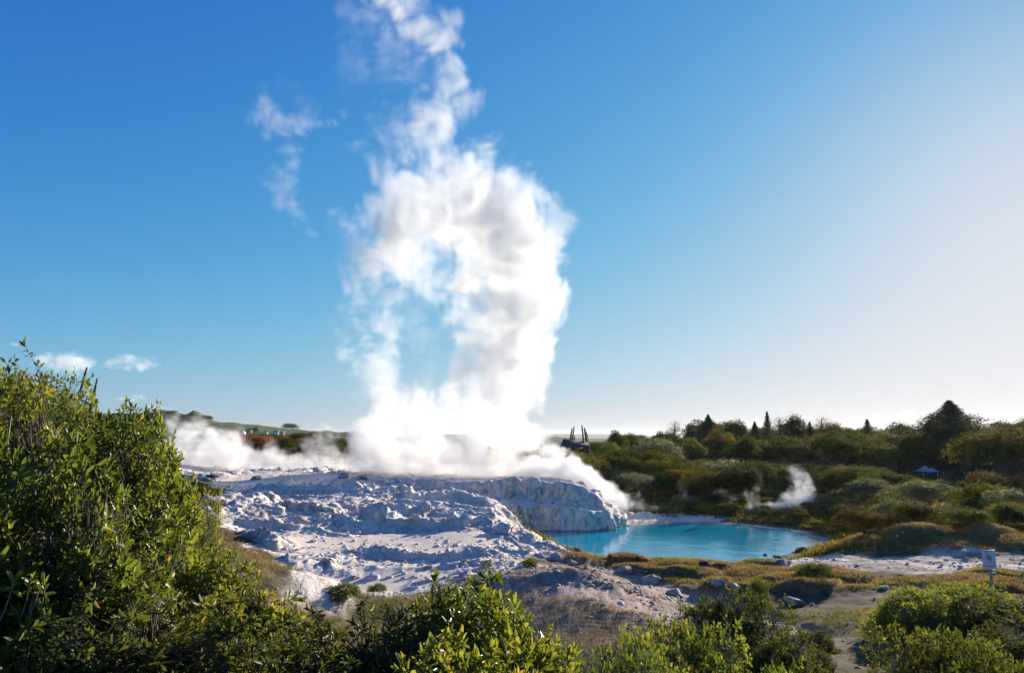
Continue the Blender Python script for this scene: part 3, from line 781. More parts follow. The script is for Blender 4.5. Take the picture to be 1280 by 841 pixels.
# small-leaved bushes on the slope and below
SMALL = [
    (198, 572, 17, 'leafy_c', .85, .2, 'round small-leaved bush beside the low steam, top of the slope bushes'),
    (150, 560, 13, 'leafy_a', .95, 1.2, 'dull green bush directly behind the glossy tree tip'),
    (222, 612, 20, 'leafy_a', .95, 2.2, 'bright green bush bulging over the brown slope edge'),
    (188, 632, 15, 'leafy_a', .95, 3.1, 'grey-green twiggy bush in the middle of the slope'),
    (252, 655, 18, 'leafy_c', .6, 4.4, 'dark small bush lowest against the bare brown slope'),
    (120, 600, 12, 'leafy_c', 1.3, 5.0, 'dark olive bush under the glossy tree'),
    (150, 655, 9.5, 'leafy_b', .85, .9, 'small-leaved bush above the bare pinkish soil patch'),
    (40, 486, 16, 'leafy_c', 1.9, 2.9, 'shaded bush crowning the slope at the left edge'),
    (0, 460, 20, 'leafy_a', 2.3, 2.9, 'highest bush of the slope, at the left edge of the view'),
    (110, 515, 19, 'leafy_a', 1.7, 4.0, 'bush on the slope crest around the foot of the slanting posts'),
    (160, 540, 23, 'leafy_c', 1.6, 5.6, 'bush on the slope crest beyond the glossy tree tip'),
    (905, 742, 21, 'leafy_a', 1.25, 1.0, 'big rounded dark bush at the foot of the gravel mound'),
    (960, 775, 18, 'leafy_c', 1.1, 2.6, 'dark bush spilling right of the rounded one below the mound'),
    (745, 785, 10.5, 'leafy_b', .9, .4, 'low small-leaved bush behind the bare grey twigs'),
    (835, 786, 10.8, 'leafy_a', .95, 2.0, 'small-leaved bush with lit tips at the bottom, below the gravel mound'),
    (915, 815, 10.5, 'leafy_b', .8, 3.7, 'sinking right end of the small-leaved thicket at the bottom'),
    (780, 815, 8.5, 'leafy_a', .7, 5.1, 'olive bush at the very bottom under the grey twigs'),
    (1175, 729, 27, 'leafy_b', 1.45, .5, 'wide sunlit bush just below the warning sign'),
    (1120, 738, 26, 'leafy_a', 1.1, 1.7, 'bright bush at the left end of the bank under the sign'),
    (1255, 735, 25, 'leafy_c', 1.5, 2.8, 'dark bush right of the warning sign, in its own shade'),
    (1160, 786, 14, 'leafy_a', 1.0, 4.1, 'glossy-tipped dark bush lowest at the right, nearest one there'),
    (1215, 800, 13, 'leafy_b', .85, 5.2, 'dark bush spilling to the bottom right corner'),
    (1275, 760, 20, 'leafy_c', 1.3, .8, 'shaded bush cut by the right edge below the sign'),
    (1012, 703, 42, 'leafy_a', .78, .3, 'lone ball-like bush on the dry grass by the pool tip'),
    (1002, 705, 43, 'leafy_b', .45, 2.3, 'yellow-green half of the pair of round bushes by the pool tip'),
    (938, 723, 37, 'leafy_a', .42, 1.3, 'small bright bush beside the rocks along the pale path'),
    (1010, 790, 25, 'leafy_b', .45, 2.2, 'low bush on the brown bank right of the big dark bush'),
    (1000, 808, 22, 'leafy_a', .5, 2.9, 'dark low bush by the dry earth bank at the bottom'),
    (663, 703, 43, 'leafy_b', .32, 2.9, 'tiny yellow-green cushion bush on top of the pale mound'),
    (474, 732, 40, 'leafy_b', .36, .9, 'tiny yellow-green bush on the shaded rim of the sinter'),
    (430, 752, 33, 'leafy_b', .55, .9, 'low scrub bush in the shade at the sinter rim'),
]
for px, py, D, key, sx, rz, lab in SMALL:
    x, y = stand(px, D); tz = top_z(px, py, D)
    g = gz(x, y)
    if tz < g + .35: tz = g + .35 + .2 * sx
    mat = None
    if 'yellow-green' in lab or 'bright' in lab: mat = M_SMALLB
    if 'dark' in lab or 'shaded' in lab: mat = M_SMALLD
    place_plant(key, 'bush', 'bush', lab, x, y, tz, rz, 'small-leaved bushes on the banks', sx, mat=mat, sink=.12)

# bare grey twigs at the bottom, and pale dead twigs in the left thicket
def twig_bush(seed, n, H, R, r0, mat):
    rs = np.random.RandomState(seed); paths, radii = [], []
    for i in range(n):
        a = rs.rand() * 6.28; lean = rs.rand() ** .6 * R
        base = np.array([rs.normal() * .08, rs.normal() * .08, -.1]); e = np.array([math.cos(a) * lean, math.sin(a) * lean, H * (.55 + .5 * rs.rand())])
        t = np.linspace(0, 1, 6)[:, None]; P = base + (e - base) * np.hstack([t ** 1.3, t ** 1.3, t ** .9]) + rs.normal(size=(6, 3)) * .02 * t
        paths.append(P); radii.append(r0 * (1 - .8 * t[:, 0]))
        for k in range(5):
            j = rs.randint(2, 5); q = P[j] + (rs.normal(size=3) * .5 + np.array([math.cos(a) * .3, math.sin(a) * .3, .8])) * .22 * H * rs.rand()
            paths.append(np.array([P[j], (P[j] + q) / 2 + rs.normal(size=3) * .01, q])); radii.append(np.array([r0 * .45, r0 * .35, r0 * .2]))
            for _ in range(2):
                q2 = q + (rs.normal(size=3) * .6 + np.array([0, 0, .7])) * .09 * H
                paths.append(np.array([(P[j] + q) / 2, q2])); radii.append(np.array([r0 * .3, r0 * .15]))
    return mesh_np('twigs', *tubes_np(paths, radii, 3), mat, True)
TW = [(705,770,9.3,'bare grey twigs standing between the bright shrub and the small-leaved bush',1), (760,772,9.6,'bare grey twigs rising from the middle of the bottom thicket',2),
      (725,800,8.0,'lowest clump of bare grey twigs at the bottom',3), (600,722,13,'leafless twigs sticking up behind the two tall shoots',4), (110,700,6.0,'pale dead twigs tangled low in the left thicket',5),
      (190,650,8.5,'pale dead twigs above the bare soil patch',6), (40,640,6.3,'pale dead twigs beside the dark forked stem',7)]
for px, py, D, lab, sd in TW:
    x, y = stand(px, D); g = gz(x, y); tz = top_z(px, py, D); H = max(.4, tz - g)
    o = link('dead_twigs', twig_bush(sd, 46, H, .55 * H, .008, M_PALEBARK if 'pale' in lab else M_GREYTWIG)); o.location = (x, y, g); tag(o, lab, 'dead bush')

# the dark forked stem and long boughs crossing the left thicket
def sighted_path(pts, D0, D1):
    n = len(pts); return np.array([at_y(px, py, D0 + (D1 - D0) * i / max(1, n - 1)) for i, (px, py) in enumerate(pts)])
st = empty('branching_stem', (*stand(14, 5.0), gz(*stand(14, 5.0)))); tag(st, 'dark forked stem with long pale-edged boughs reaching right through the left thicket', 'tree')
off = np.array(st.location)
for nm, pts, D0, D1, r0, r1, mt in [('trunk', [(8,900),(6,800),(4,720),(10,660),(22,628)], 4.7, 4.9, .034, .02, M_BARK), ('branch', [(10,660),(2,620),(-12,590)], 4.8, 4.9, .018, .008, M_BARK),
        ('branch', [(22,628),(16,590),(8,560),(14,520)], 4.8, 5.1, .016, .005, M_GREYTWIG), ('branch', [(24,730),(38,690),(60,650),(95,618),(122,596),(150,560)], 4.7, 5.4, .017, .005, M_BARK),
        ('branch', [(60,650),(70,620),(62,580)], 4.9, 5.1, .009, .003, M_GREYTWIG), ('branch', [(48,672),(75,655),(110,645),(150,640)], 4.8, 5.2, .008, .003, M_GREYTWIG),
        ('branch', [(22,628),(48,600),(70,575),(88,540)], 4.8, 5.2, .010, .003, M_GREYTWIG)]:
    P = sighted_path(pts, D0 + .9, D1 + .9) - off
    t = np.linspace(0, 1, 14); s = np.linspace(0, 1, len(P)); Q = np.stack([np.interp(t, s, P[:, k]) for k in range(3)], -1)
    Q[1:-1] = (Q[:-2] + 2 * Q[1:-1] + Q[2:]) / 4
    link(nm, mesh_np(nm, *tubes_np([Q], [r0 + (r1 - r0) * t], 7), mt, True), st)
print('near plants', time.time() - T0)

# ------------------------------------------------------------------ forest plants beyond the pool
def crown_proto(key, seed, kind, nleaf, lsize, mat, trunkmat=M_BARK):
    rs = np.random.RandomState(seed)
    V_, F_, T_ = [], [], []
    tp, tr = [], []
    if kind in ('bush', 'tree', 'flat'):
        H = 1.0
        nl = {'bush': 9, 'tree': 12, 'flat': 14}[kind]
        C, R = [], []
        for i in range(nl):
            a = rs.rand() * 6.28; q = rs.rand() ** .6
            if kind == 'bush': c = (math.cos(a) * q * .42, math.sin(a) * q * .42, .30 + .36 * (1 - q) * rs.rand() + .1 * rs.rand()); r = .22 + .14 * rs.rand()
            elif kind == 'tree': c = (math.cos(a) * q * .30, math.sin(a) * q * .30, .42 + .40 * rs.rand() * (1.1 - q)); r = .14 + .12 * rs.rand()
            else: c = (math.cos(a) * q * .52, math.sin(a) * q * .52, .45 + .42 * rs.rand() * (1.1 - q * .6)); r = .15 + .13 * rs.rand()
            C.append(c); R.append(r)
            tp.append(np.array([(0, 0, .05), (c[0] * .3, c[1] * .3, c[2] * .55), c])); tr.append(np.array([.018, .012, .005]))
        C = np.array(C); R = np.array(R)
        if kind != 'bush': tp.append(np.array([(0, 0, -.05), (0.01, 0, .25), (0, 0, .6)])); tr.append(np.array([.03, .024, .012]))
        w = R ** 2; w /= w.sum()
        li = rs.choice(nl, nleaf, p=w); d = rdir(rs, nleaf); d[:, 2] = np.where(d[:, 2] < -.3, -d[:, 2], d[:, 2])
        bump = 1 + .55 * (fbm3(d * 3.2 + li[:, None] * 7.7, 3) - .5) * 2
        rr = R[li] * bump * (.80 + .24 * rs.rand(nleaf) ** .5)
        P = C[li] + d * rr[:, None] * np.array([1, 1, .82 if kind != 'flat' else .6])
        sprig = rs.rand(nleaf) < .13; P[sprig] += (d[sprig] * .5 + np.array([0, 0, .5])) * (.09 * rs.rand(sprig.sum(), 1))
        nrm = unit(d + rs.normal(size=d.shape) * .55)
    elif kind in ('cone', 'irregular'):
        H = 1.0
        nb = 190 if kind == 'cone' else 460
        P, nrm = [], []
        per = nleaf // nb
        for i in range(nb):
            h = .10 + .88 * (i + rs.rand()) / nb
            a = i * 2.399 + rs.rand() * .6
            if kind == 'cone': L = (.26 * (1 - h) ** 1.05 + .006) * (.7 + .55 * rs.rand())
            else: L = np.interp(h, [0, .3, .5, .70, .80, .9, .96, 1], [.40, .36, .28, .165, .075, .036, .016, .004]) * (.70 + .16 * abs(math.sin(h * 19 + seed)) + .36 * rs.rand())
            e = np.array([math.cos(a), math.sin(a), .0]); t = rs.rand(per) ** .85
            droop = .10 * (t ** 2) * L - .22 * L * t
            q = e[None] * (L * t)[:, None] + rs.normal(size=(per, 3)) * (.003 + .030 * (1 - h)); q[:, 2] += h + droop + (.18 * L * t if kind == 'irregular' else 0)
            P.append(q); nrm.append(unit(np.tile(np.array([e[0] * .5, e[1] * .5, .8]), (per, 1)) + rs.normal(size=(per, 3)) * .5))
            if i % 3 == 0: tp.append(np.array([(0, 0, h), e * L * .9 + np.array([0, 0, h - .1 * L])])); tr.append(np.array([.005, .0015]))
        P = np.vstack(P); nrm = np.vstack(nrm)
        tp.append(np.array([(0, 0, -.05), (0, 0, .5), (0, 0, .99)])); tr.append(np.array([.022, .012, .002]))
    elif kind in ('sparse',):
        nb = 70; P, nrm = [], []; per = nleaf // nb
        for i in range(nb):
            h = .3 + .68 * rs.rand(); a = rs.rand() * 6.28; L = .16 * (1.15 - h) * (.5 + rs.rand())
            e = np.array([math.cos(a), math.sin(a), .9]); c = np.array([0, 0, h]) + e * L
            P.append(c + rs.normal(size=(per, 3)) * .035); nrm.append(rdir(rs, per)); tp.append(np.array([(0, 0, h), c])); tr.append(np.array([.005, .002]))
        P = np.vstack(P); nrm = np.vstack(nrm); tp.append(np.array([(0, 0, -.05), (0.01, 0, .5), (0, 0, .98)])); tr.append(np.array([.018, .012, .003]))
    n = len(P)
    dd = unit(np.cross(nrm, rdir(rs, n)))
    if kind in ('bush', 'tree', 'flat'):
        zt_ = np.percentile(P[:, 2], 99); P = P / np.array([1, 1, zt_]); tp = [q / np.array([1, 1, zt_]) for q in tp]
    tone = np.clip(fbm3(P * 5 + 3, 2) * .9 - .1 + .35 * (rs.rand(n) - .3), 0, 1)
    s = lsize * (.6 + .8 * rs.rand(n)) * (1 if kind in ('bush', 'tree', 'flat') else .4 + .7 * np.clip(1 - P[:, 2], 0, 1))
    V, F, tn = leaves_np(P - dd * s[:, None] * .5, dd, nrm, s, s * .62, LEAF2, tone)
    PROTO[key] = (mesh_np('crown', V, F, mat, False, {'tone': tn}), mesh_np('trunk', *tubes_np(tp, tr, 4), trunkmat, True), 1.0, .55)
for s in range(4): crown_proto('bush%d' % s, 20 + s, 'bush', 6500, .042, M_BUSH_A)
for s in range(3): crown_proto('tree%d' % s, 30 + s, 'tree', 6000, .036, M_BUSH_A)
for s in range(2): crown_proto('flat%d' % s, 40 + s, 'flat', 5500, .032, M_BUSH_B)
for s in range(2): crown_proto('cone%d' % s, 50 + s, 'cone', 7500, .030, M_CONIF)
for s in range(2): crown_proto('irregular%d' % s, 60 + s, 'irregular', 30000, .026, M_CONIF)
crown_proto('sparse0', 70, 'sparse', 2600, .024, M_BUSH_B)
print('protos', time.time() - T0)

USED = {}
LANDMARKS = [(262, 560, 'the low steam, left part'), (300, 572, 'the low steam, middle'), (350, 570, 'the two low steam puffs'), (398, 556, 'the low steam, right puff'), (430, 552, 'the dark hillside by the steam'), (640, 560, 'the main steam foot'), (718, 548, 'the dark-roofed building'), (1155, 588, 'the blue tent'), (1188, 540, 'the giant tree'), (1262, 545, 'the flat-topped trees'), (960, 528, 'the sharp-pointed conifer'),
             (884, 533, 'the dense dark conifer'), (843, 540, 'the thin bare-looking tree'), (1085, 535, 'the small spired conifer'), (995, 615, 'the right-hand steam vent'), (925, 632, 'the bush islet among vents'),
             (770, 640, 'the terrace foot steam'), (860, 640, 'the flat behind the pool'), (1040, 665, 'the right tip of the pool'), (1130, 668, 'the dry grassy ridge'), (450, 570, 'the low steam'), (505, 575, 'the main steam column'),
             (330, 548, 'the orange autumn trees'), (362, 530, 'the lone tree on the hill'), (1222, 690, 'the warning sign'), (800, 600, 'the bushy knoll'), (1045, 600, 'the yellow-green round tree'), (1013, 535, 'the narrow conifer')]
def where(px, py):
    best = sorted(LANDMARKS, key=lambda l: math.hypot((l[0] - px), 1.6 * (l[1] - py)))[0]
    dx, dy = px - best[0], py - best[1]
    d = math.hypot(dx, 1.6 * dy)
    if d < 9: rel = 'right at'
    elif abs(dx) > 1.6 * abs(dy) * 1.2: rel = ('just ' if abs(dx) < 40 else '') + ('right of' if dx > 0 else 'left of')
    elif abs(dy) > abs(dx): rel = 'below' if dy > 0 else 'above'
    else: rel = ('below and ' if dy > 0 else 'above and ') + ('right of' if dx > 0 else 'left of')
    return rel + ' ' + best[2]
ORD = ['', 'second', 'third', 'fourth', 'fifth', 'sixth', 'seventh', 'eighth', 'ninth', 'tenth', 'eleventh', 'twelfth', 'thirteenth', 'fourteenth', 'fifteenth', 'sixteenth', 'seventeenth', 'eighteenth', 'nineteenth', 'twentieth', 'twenty-first', 'twenty-second', 'twenty-third', 'twenty-fourth']
PENDING = []
def forest(key, name, cat, look, x, y, H, W, mat=None, rz=0., group='bushes and trees of the far bank', sink=.25, label=None, z=None):
    crown, trunk, _, _ = PROTO[key]
    g = (gz(x, y) if z is None else z) - sink
    q_ = 1 + .28 * math.sin(x * 12.9 + y * 7.3)
    root = empty(name, (x, y, g), rz, (W * q_, W / q_, H)); root['category'] = cat
    if group: root['group'] = group
    c = link('crown', crown, root)
    if mat is not None: c.material_slots[0].link = 'OBJECT'; c.material_slots[0].material = mat
    if H * FPX / y > 15: link('trunk', trunk, root)
    px, py = to_px(x, y, g + H * .6)
    if label: root['label'] = label
    else: PENDING.append((root, look, px, py))
    return root

# hand-placed trees, most of them on the skyline: px, top py, depth, key, half width px, name, cat, material, label
HAND = [
 (1190,499,150,'irregular0',120,'conifer','tree',M_CONIF,'giant dark cone-shaped tree, tallest on the right skyline'),
 (1163,524,152,'irregular1',88,'conifer','tree',M_CONIF,'left shoulder tree grown into the giant cone-shaped one'),
 (1215,545,140,'tree1',55,'tree','tree',M_BUSH_B,'olive tree leaning on the right flank of the giant cone-shaped tree'),
 (1258,527,165,'flat0',90,'tree','tree',M_BUSH_B,'flat-topped spreading tree at the right edge of the skyline'),
 (1292,523,160,'flat1',96,'tree','tree',M_BUSH_B,'spreading flat-topped tree cut off by the right edge'),
 (1245,549,130,'tree0',72,'tree','tree',M_BUSH_A,'broad dark tree in front of the flat-topped skyline trees'),
 (1085,523,190,'cone1',46,'conifer','tree',M_CONIF,'small spired conifer on the skyline right of the blue distant range'),
 (1127,529,185,'tree2',52,'tree','tree',M_BUSH_A,'dark round tree on the skyline left of the giant tree'),
 (1013,526,170,'cone0',34,'conifer','tree',M_CONIF,'narrow pointed conifer on the skyline, right of the twin bushy trees'),
 (998,520,180,'tree1',38,'tree','tree',M_BUSH_A,'ragged dark tree just left of the narrow conifer'),
 (975,522,185,'sparse0',40,'tree','tree',M_BUSH_B,'thin-crowned tree between the sharp conifer and the ragged tree'),
 (960,513,165,'cone1',48,'conifer','tree',M_CONIF,'sharp-pointed conifer near the middle of the right skyline'),
 (944,526,170,'irregular1',44,'conifer','tree',M_CONIF,'dark conifer against the left side of the sharp-pointed one'),
 (919,526,190,'tree0',34,'tree','tree',M_BUSH_A,'dark tree between the dense conifer and the sharp-pointed one'),
 (886,517,175,'irregular0',50,'conifer','tree',M_CONIF,'dense dark bushy-topped conifer above the orange-tinged tree'),
 (893,537,160,'tree2',34,'tree','tree',M_BUSH_D,'orange-tinged tree under the dense dark conifer'),
 (866,531,180,'tree1',34,'tree','tree',M_BUSH_A,'dark tree left of the dense conifer'),
 (844,527,185,'sparse0',30,'tree','tree',M_GREY,'thin bare-looking tree rising alone above the skyline bushes'),
 (830,540,175,'tree0',34,'tree','tree',M_BUSH_A,'dark tree left of the thin bare-looking tree'),
 (767,539,150,'tree1',34,'tree','tree',M_BUSH_A,'dark tree on the skyline, first clump right of the building'),
 (790,542,155,'tree2',32,'tree','tree',M_BUSH_A,'second dark clump right of the building'),
 (1040,529,185,'tree2',40,'tree','tree',M_BUSH_B,'olive skyline tree left of the blue distant range'),
 (1060,545,175,'tree1',40,'tree','tree',M_BUSH_A,'low dark tree under the blue distant range'),
 (1028,522,195,'sparse0',40,'tree','tree',M_BUSH_B,'wispy skyline tree right of the narrow conifer'),
 (1045,585,116,'bush1',72,'tree','tree',M_BUSH_C,'yellow-green round tree right of the bright steam vent'),
 (1075,562,135,'bush2',60,'tree','tree',M_BUSH_D,'reddish-dark round tree behind the yellow-green one'),
 (1130,588,115,'bush3',64,'tree','tree',M_BUSH_D,'reddish-brown round tree left of and below the blue tent'),
 (1085,598,92,'bush0',70,'bush','bush',M_GREY,'pale grey-green bush with a silvery lit top'),
 (1150,602,88,'bush2',84,'bush','bush',M_GREY,'wide silvery bush below the blue tent'),
 (1110,622,80,'bush1',76,'bush','bush',M_BUSH_A,'deep green bush in the shade under the silvery bushes'),
 (1215,604,82,'bush3',110,'bush','bush',M_BUSH_C,'broad lit green bush filling the right bank'),
 (1262,612,76,'bush0',100,'bush','bush',M_GREY,'grey twiggy bush at the right edge above the grassy ridge'),
 (1180,632,72,'bush1',84,'bush','bush',M_BUSH_A,'dark bush right above the dry grassy ridge'),
 (1060,636,84,'bush2',60,'bush','bush',M_BUSH_A,'dark bush by the right tip of the pool'),
 (1250,596,100,'bush1',90,'bush','bush',M_BUSH_B,'olive bush behind the broad lit one at the right edge'),
 (1200,590,118,'tree0',60,'tree','tree',M_BUSH_A,'dark tree just right of the blue tent'),
 (925,617,96,'bush0',42,'bush','bush',M_BUSH_A,'round green bush standing alone among the vents behind the pool'),
 (905,628,92,'bush1',24,'bush','bush',M_BUSH_C,'small yellow-green bush left of the round one by the far shore'),
 (880,630,93,'bush2',36,'bush','bush',M_BUSH_C,'yellow-green bush on the far shore, first from the terrace'),
 (950,640,89,'bush3',30,'bush','bush',M_BUSH_A,'low bush on the far shore right of the round one'),
 (968,642,88,'bush1',34,'bush','bush',M_BUSH_B,'low olive mound bush on the far shore, middle of three'),
 (998,640,85,'bush2',46,'bush','bush',M_BUSH_B,'rounded olive mound bush on the far shore, largest of three'),
 (1018,652,80,'bush0',22,'bush','bush',M_BUSH_C,'tiny yellow-green bush at the right end of the far shore'),
 (1034,640,86,'bush3',40,'bush','bush',M_BUSH_A,'dark bush between the far shore and the yellow-green tree'),
 (715,564,118,'bush0',60,'bush','bush',M_BUSH_C,'light green bush under the dark-roofed building'),
 (700,572,112,'bush2',52,'bush','bush',M_BUSH_C,'light green bush at the edge of the main steam'),
 (742,569,120,'bush1',50,'bush','bush',M_BUSH_B,'olive bush below and right of the building'),
 (362,527,1470,'bush1',9,'tree','tree',M_BUSH_A,'lone wind-leaned tree on the pasture ridge'),
 (1108,668,62,'bush1',20,'bush','bush',M_BUSH_C,'small lit tussock bush on top of the dry grassy ridge'),
 (1170,663,62,'bush3',36,'bush','bush',M_BUSH_C,'yellow-green low bush on the ridge, middle one'),
 (1215,668,60,'bush0',42,'bush','bush',M_BUSH_C,'yellow-green low bush on the ridge above the sign'),
 (1262,674,58,'bush2',40,'bush','bush',M_BUSH_D,'russet low mound bush on the ridge at the right edge'),
 (1192,670,61,'bush1',34,'bush','bush',M_BUSH_D,'brown mound bush on the ridge just left of the sign'),
]
rs = np.random.RandomState(5)
hand_xy = []
for px, py, D, key, wpx, nm, cat, mat, lab in HAND:
    x, y = stand(px, D)
    if D > 1000:
        z = float(left_hills(np.array([math.degrees(math.atan2(x, y))]), np.array([math.hypot(x, y)]), np.array([x]), np.array([y]))[0]); H = max(12, top_z(px, py, D) - z + 2)
        forest(key, nm, cat, '', x, y, H, wpx / FPX * D * 1.6, mat, 0, None, 0, lab, z=z - 5); continue
    g = gz(x, y) - .25; H = max(1.0, top_z(px, py, D) - g)
    if key.startswith('irr'): W = wpx * 1.45 / FPX * D
    elif key.startswith('cone'): W = wpx * 1.9 / FPX * D
    elif key.startswith('sparse'): W = wpx * 3 / FPX * D
    else: W = min(wpx * 1.05 / FPX * D, 1.5 * H)
    forest(key, nm, cat, '', x, y, H, W, mat, rs.rand() * 6.28, None, .25, lab)
    hand_xy.append((x, y, W * .4))

# scattered growth of the banks, denser and lower near, taller behind
def scatter(zone, n_try, spacing, Hr, Wr, keys, mats, seed, top_lim=None):
    rs = np.random.RandomState(seed); kept = []
    az0, az1, r0, r1 = zone
    for _ in range(n_try):
        a = rad(az0 + (az1 - az0) * rs.rand()); r = math.sqrt(r0 * r0 + (r1 * r1 - r0 * r0) * rs.rand())
        x, y = r * math.sin(a), r * math.cos(a)
        if any((x - q[0]) ** 2 + (y - q[1]) ** 2 < spacing ** 2 for q in kept): continue
        if any((x - q[0]) ** 2 + (y - q[1]) ** 2 < (q[2] * .7) ** 2 for q in hand_xy): continue
        kept.append((x, y))
    zc = terrain(np.array([k[0] for k in kept]), np.array([k[1] for k in kept]))
    out = []
    for (x, y), g, cv, sd in zip(kept, zc[0], zc[1], zc[2]):
        if cv[0] > .35 or sd > -5 or cv[3] > .5: continue
        H = Hr[0] + (Hr[1] - Hr[0]) * rs.rand(); W = Wr[0] + (Wr[1] - Wr[0]) * rs.rand()
        px, _ = to_px(x, y, g)
        if px < -80 or px > 1370: continue
        if top_lim is not None:
            lim = np.interp(px, *zip(*top_lim))
            if r0 > 137 and px > 870: lim += rs.normal() * 4.5 - .5
            if 1122 < px < 1192 and y < 130: lim = max(lim, 597)
            zmax = top_z(px, lim, y); H = min(H, zmax - g)
            if H < 1.0: continue
        W = min(W, 1.45 * H + .4)
        k = rs.randint(len(keys)); m = rs.randint(len(mats))
        nm, M = mats[m]
        isb = keys[k].startswith('bush')
        forest(keys[k], 'bush' if isb else 'tree', 'bush' if isb else 'tree', nm + (' bush' if isb else ' tree'), x, y, H, W, M, rs.rand() * 6.28)
        out.append((x, y))
    return out
MB = [('dark green', M_BUSH_A), ('olive', M_BUSH_B), ('grey-green', M_GREY), ('dark green', M_BUSH_A), ('yellowish', M_BUSH_C), ('brownish', M_BUSH_D), ('dark green', M_BUSH_A), ('olive', M_BUSH_B), ('dark green', M_BUSH_A), ('dark green', M_BUSH_A)]
BK = ['bush0', 'bush1', 'bush2', 'bush3', 'tree1', 'bush2']; TK = ['tree0', 'tree1', 'tree2', 'bush1']
LIM = [(600, 560), (690, 562), (760, 556), (830, 562), (880, 585), (900, 596), (920, 575), (1000, 570), (1100, 575), (1300, 575)]
scatter((2.5, 17, 108, 134), 900, 3.3, (2.2, 4.4), (3.8, 6.0), BK, MB, 1, LIM)
scatter((14, 48, 108, 140), 700, 5.2, (3.0, 5.2), (5, 8), BK, MB, 2, [(600, 560), (880, 572), (1000, 578), (1300, 590)])
scatter((-17, 30, 138, 190), 900, 7.5, (5, 9), (8, 11), TK, MB, 3, [(0, 552), (400, 546), (470, 549), (520, 576), (540, 578), (600, 552), (685, 562), (745, 563), (760, 548), (880, 546), (1000, 543), (1300, 543)])
scatter((26, 50, 138, 190), 500, 8.5, (6, 11), (9, 13), TK, MB[:2], 4, [(1000, 542), (1300, 537)])
scatter((4, 48, 195, 250), 500, 9.5, (8, 12.5), (9, 14), TK, MB[:2], 6, [(600, 552), (700, 552), (745, 552), (760, 544), (870, 542), (890, 536), (1130, 535), (1300, 532)])
scatter((19, 46, 70, 106), 600, 4.4, (1.8, 3.8), (3.5, 5.5), BK, MB, 8, [(600, 612), (1000, 632), (1090, 625), (1300, 618)])
scatter((13, 24, 96, 110), 260, 3.3, (1.0, 2.0), (3, 5), BK, MB[:3], 9, [(600, 616), (1000, 616)])
scatter((-36, -14, 145, 210), 400, 8.5, (4, 6.5), (9, 13), TK, MB[:2], 10, [(0, 562), (250, 562), (300, 565), (380, 560), (420, 548)])
scatter((-34, -14, 240, 480), 500, 15, (8, 11), (14, 20), TK, MB[:2], 12, [(0, 540), (300, 542), (480, 540)])
# autumn avenue in front of the pasture hills
for i in range(14):
    px = 284 + i * 8.2 + (i % 3) * 1.5; D = 235 + (i % 4) * 6
    x, y = stand(px, D); g = gz(x, y); H = top_z(px, 540 + (i % 3) * 2.5 + .07 * (px - 284), D) - g
    forest('tree%d' % (i % 3), 'autumn_tree', 'tree', '', x, y, H, 7.5, M_AUTUMN, i * 1.3, 'orange autumn trees in a row below the pasture hills', .3,
           '%s of the orange autumn trees in the row, counted from the left' % (['first', 'second', 'third', 'fourth', 'fifth', 'sixth', 'seventh', 'eighth', 'ninth', 'tenth', 'eleventh', 'twelfth', 'thirteenth', 'last'][i]))
# dark tree clumps on the pasture hills
for i, (px, D, W) in enumerate([(262,1020,26),(270,940,24),(256,1080,20),(300,960,24),(312,990,20),(318,1000,20),(352,930,22),(392,980,24),(410,1010,26),(416,1000,20),(446,940,26),(228,1060,26),(214,1120,28),(470,1000,26)]):
    x, y = stand(px, D); z = float(left_hills(np.array([math.degrees(math.atan2(x, y))]), np.array([math.hypot(x, y)]), np.array([x]), np.array([y]))[0]) - 1
    forest('bush%d' % (i % 4), 'tree', 'tree', 'small dark far tree', x, y, 6 + i % 3 * 2, W * .55, M_BUSH_A, i, 'dark trees dotted over the pasture hills', 0, None, z=z)

# give every waiting label a place: landmark first, then order from the left among those that read alike
def finish_labels():
    groups = {}
    for root, look, px, py in PENDING:
        groups.setdefault((look, where(px, py)), []).append((px, py, root))
    for (look, w), L in groups.items():
        L.sort(key=lambda q: q[0])
        for i, (px, py, root) in enumerate(L):
            if len(L) == 1: lab = '%s %s' % (look, w)
            elif i == 0: lab = 'leftmost %s %s' % (look, w)
            elif i == len(L) - 1: lab = 'rightmost %s %s' % (look, w)
            else: lab = '%s %s, %s from left' % (look, w, ORD[i] if i < 24 else 'further on')
            root['label'] = lab
print('forest', len(PENDING), time.time() - T0)

# ------------------------------------------------------------------ rocks
def ico(sub):
    import bmesh
    bm = bmesh.new(); bmesh.ops.create_icosphere(bm, subdivisions=sub, radius=1)
    V = np.array([v.co[:] for v in bm.verts]); F = np.array([[v.index for v in f.verts] for f in bm.faces]); bm.free(); return V, F
_IV, _IF = ico(4)
def rock_mesh(seed, mat, sub=4):
    V, F = _IV, _IF
    o = seed * 3.7
    d = 1 + .55 * (fbm3(V * 1.1 + o, 3) - .5) * 2 - .30 * (1 - np.abs(2 * fbm3(V * 2.3 + o, 3) - 1)) + .22 * (fbm3(V * 6 + o, 3) - .5)
    P = V * d[:, None]
    # a few flat breaks
    rs = np.random.RandomState(seed)
    for _ in range(8):
        n = rdir(rs, 1)[0]; h = .48 + .22 * rs.rand(); q = P @ n - h; P = P - np.where(q > 0, q * .85, 0)[:, None] * n
    return mesh_np('boulder', P, F, mat, False)
ROCKM = {k: [rock_mesh(10 * j + i, m) for i in range(4)] for j, (k, m) in enumerate((('white', M_WHITE_ROCK), ('brown', M_BROWN_ROCK), ('dark', M_DARK_ROCK)))}
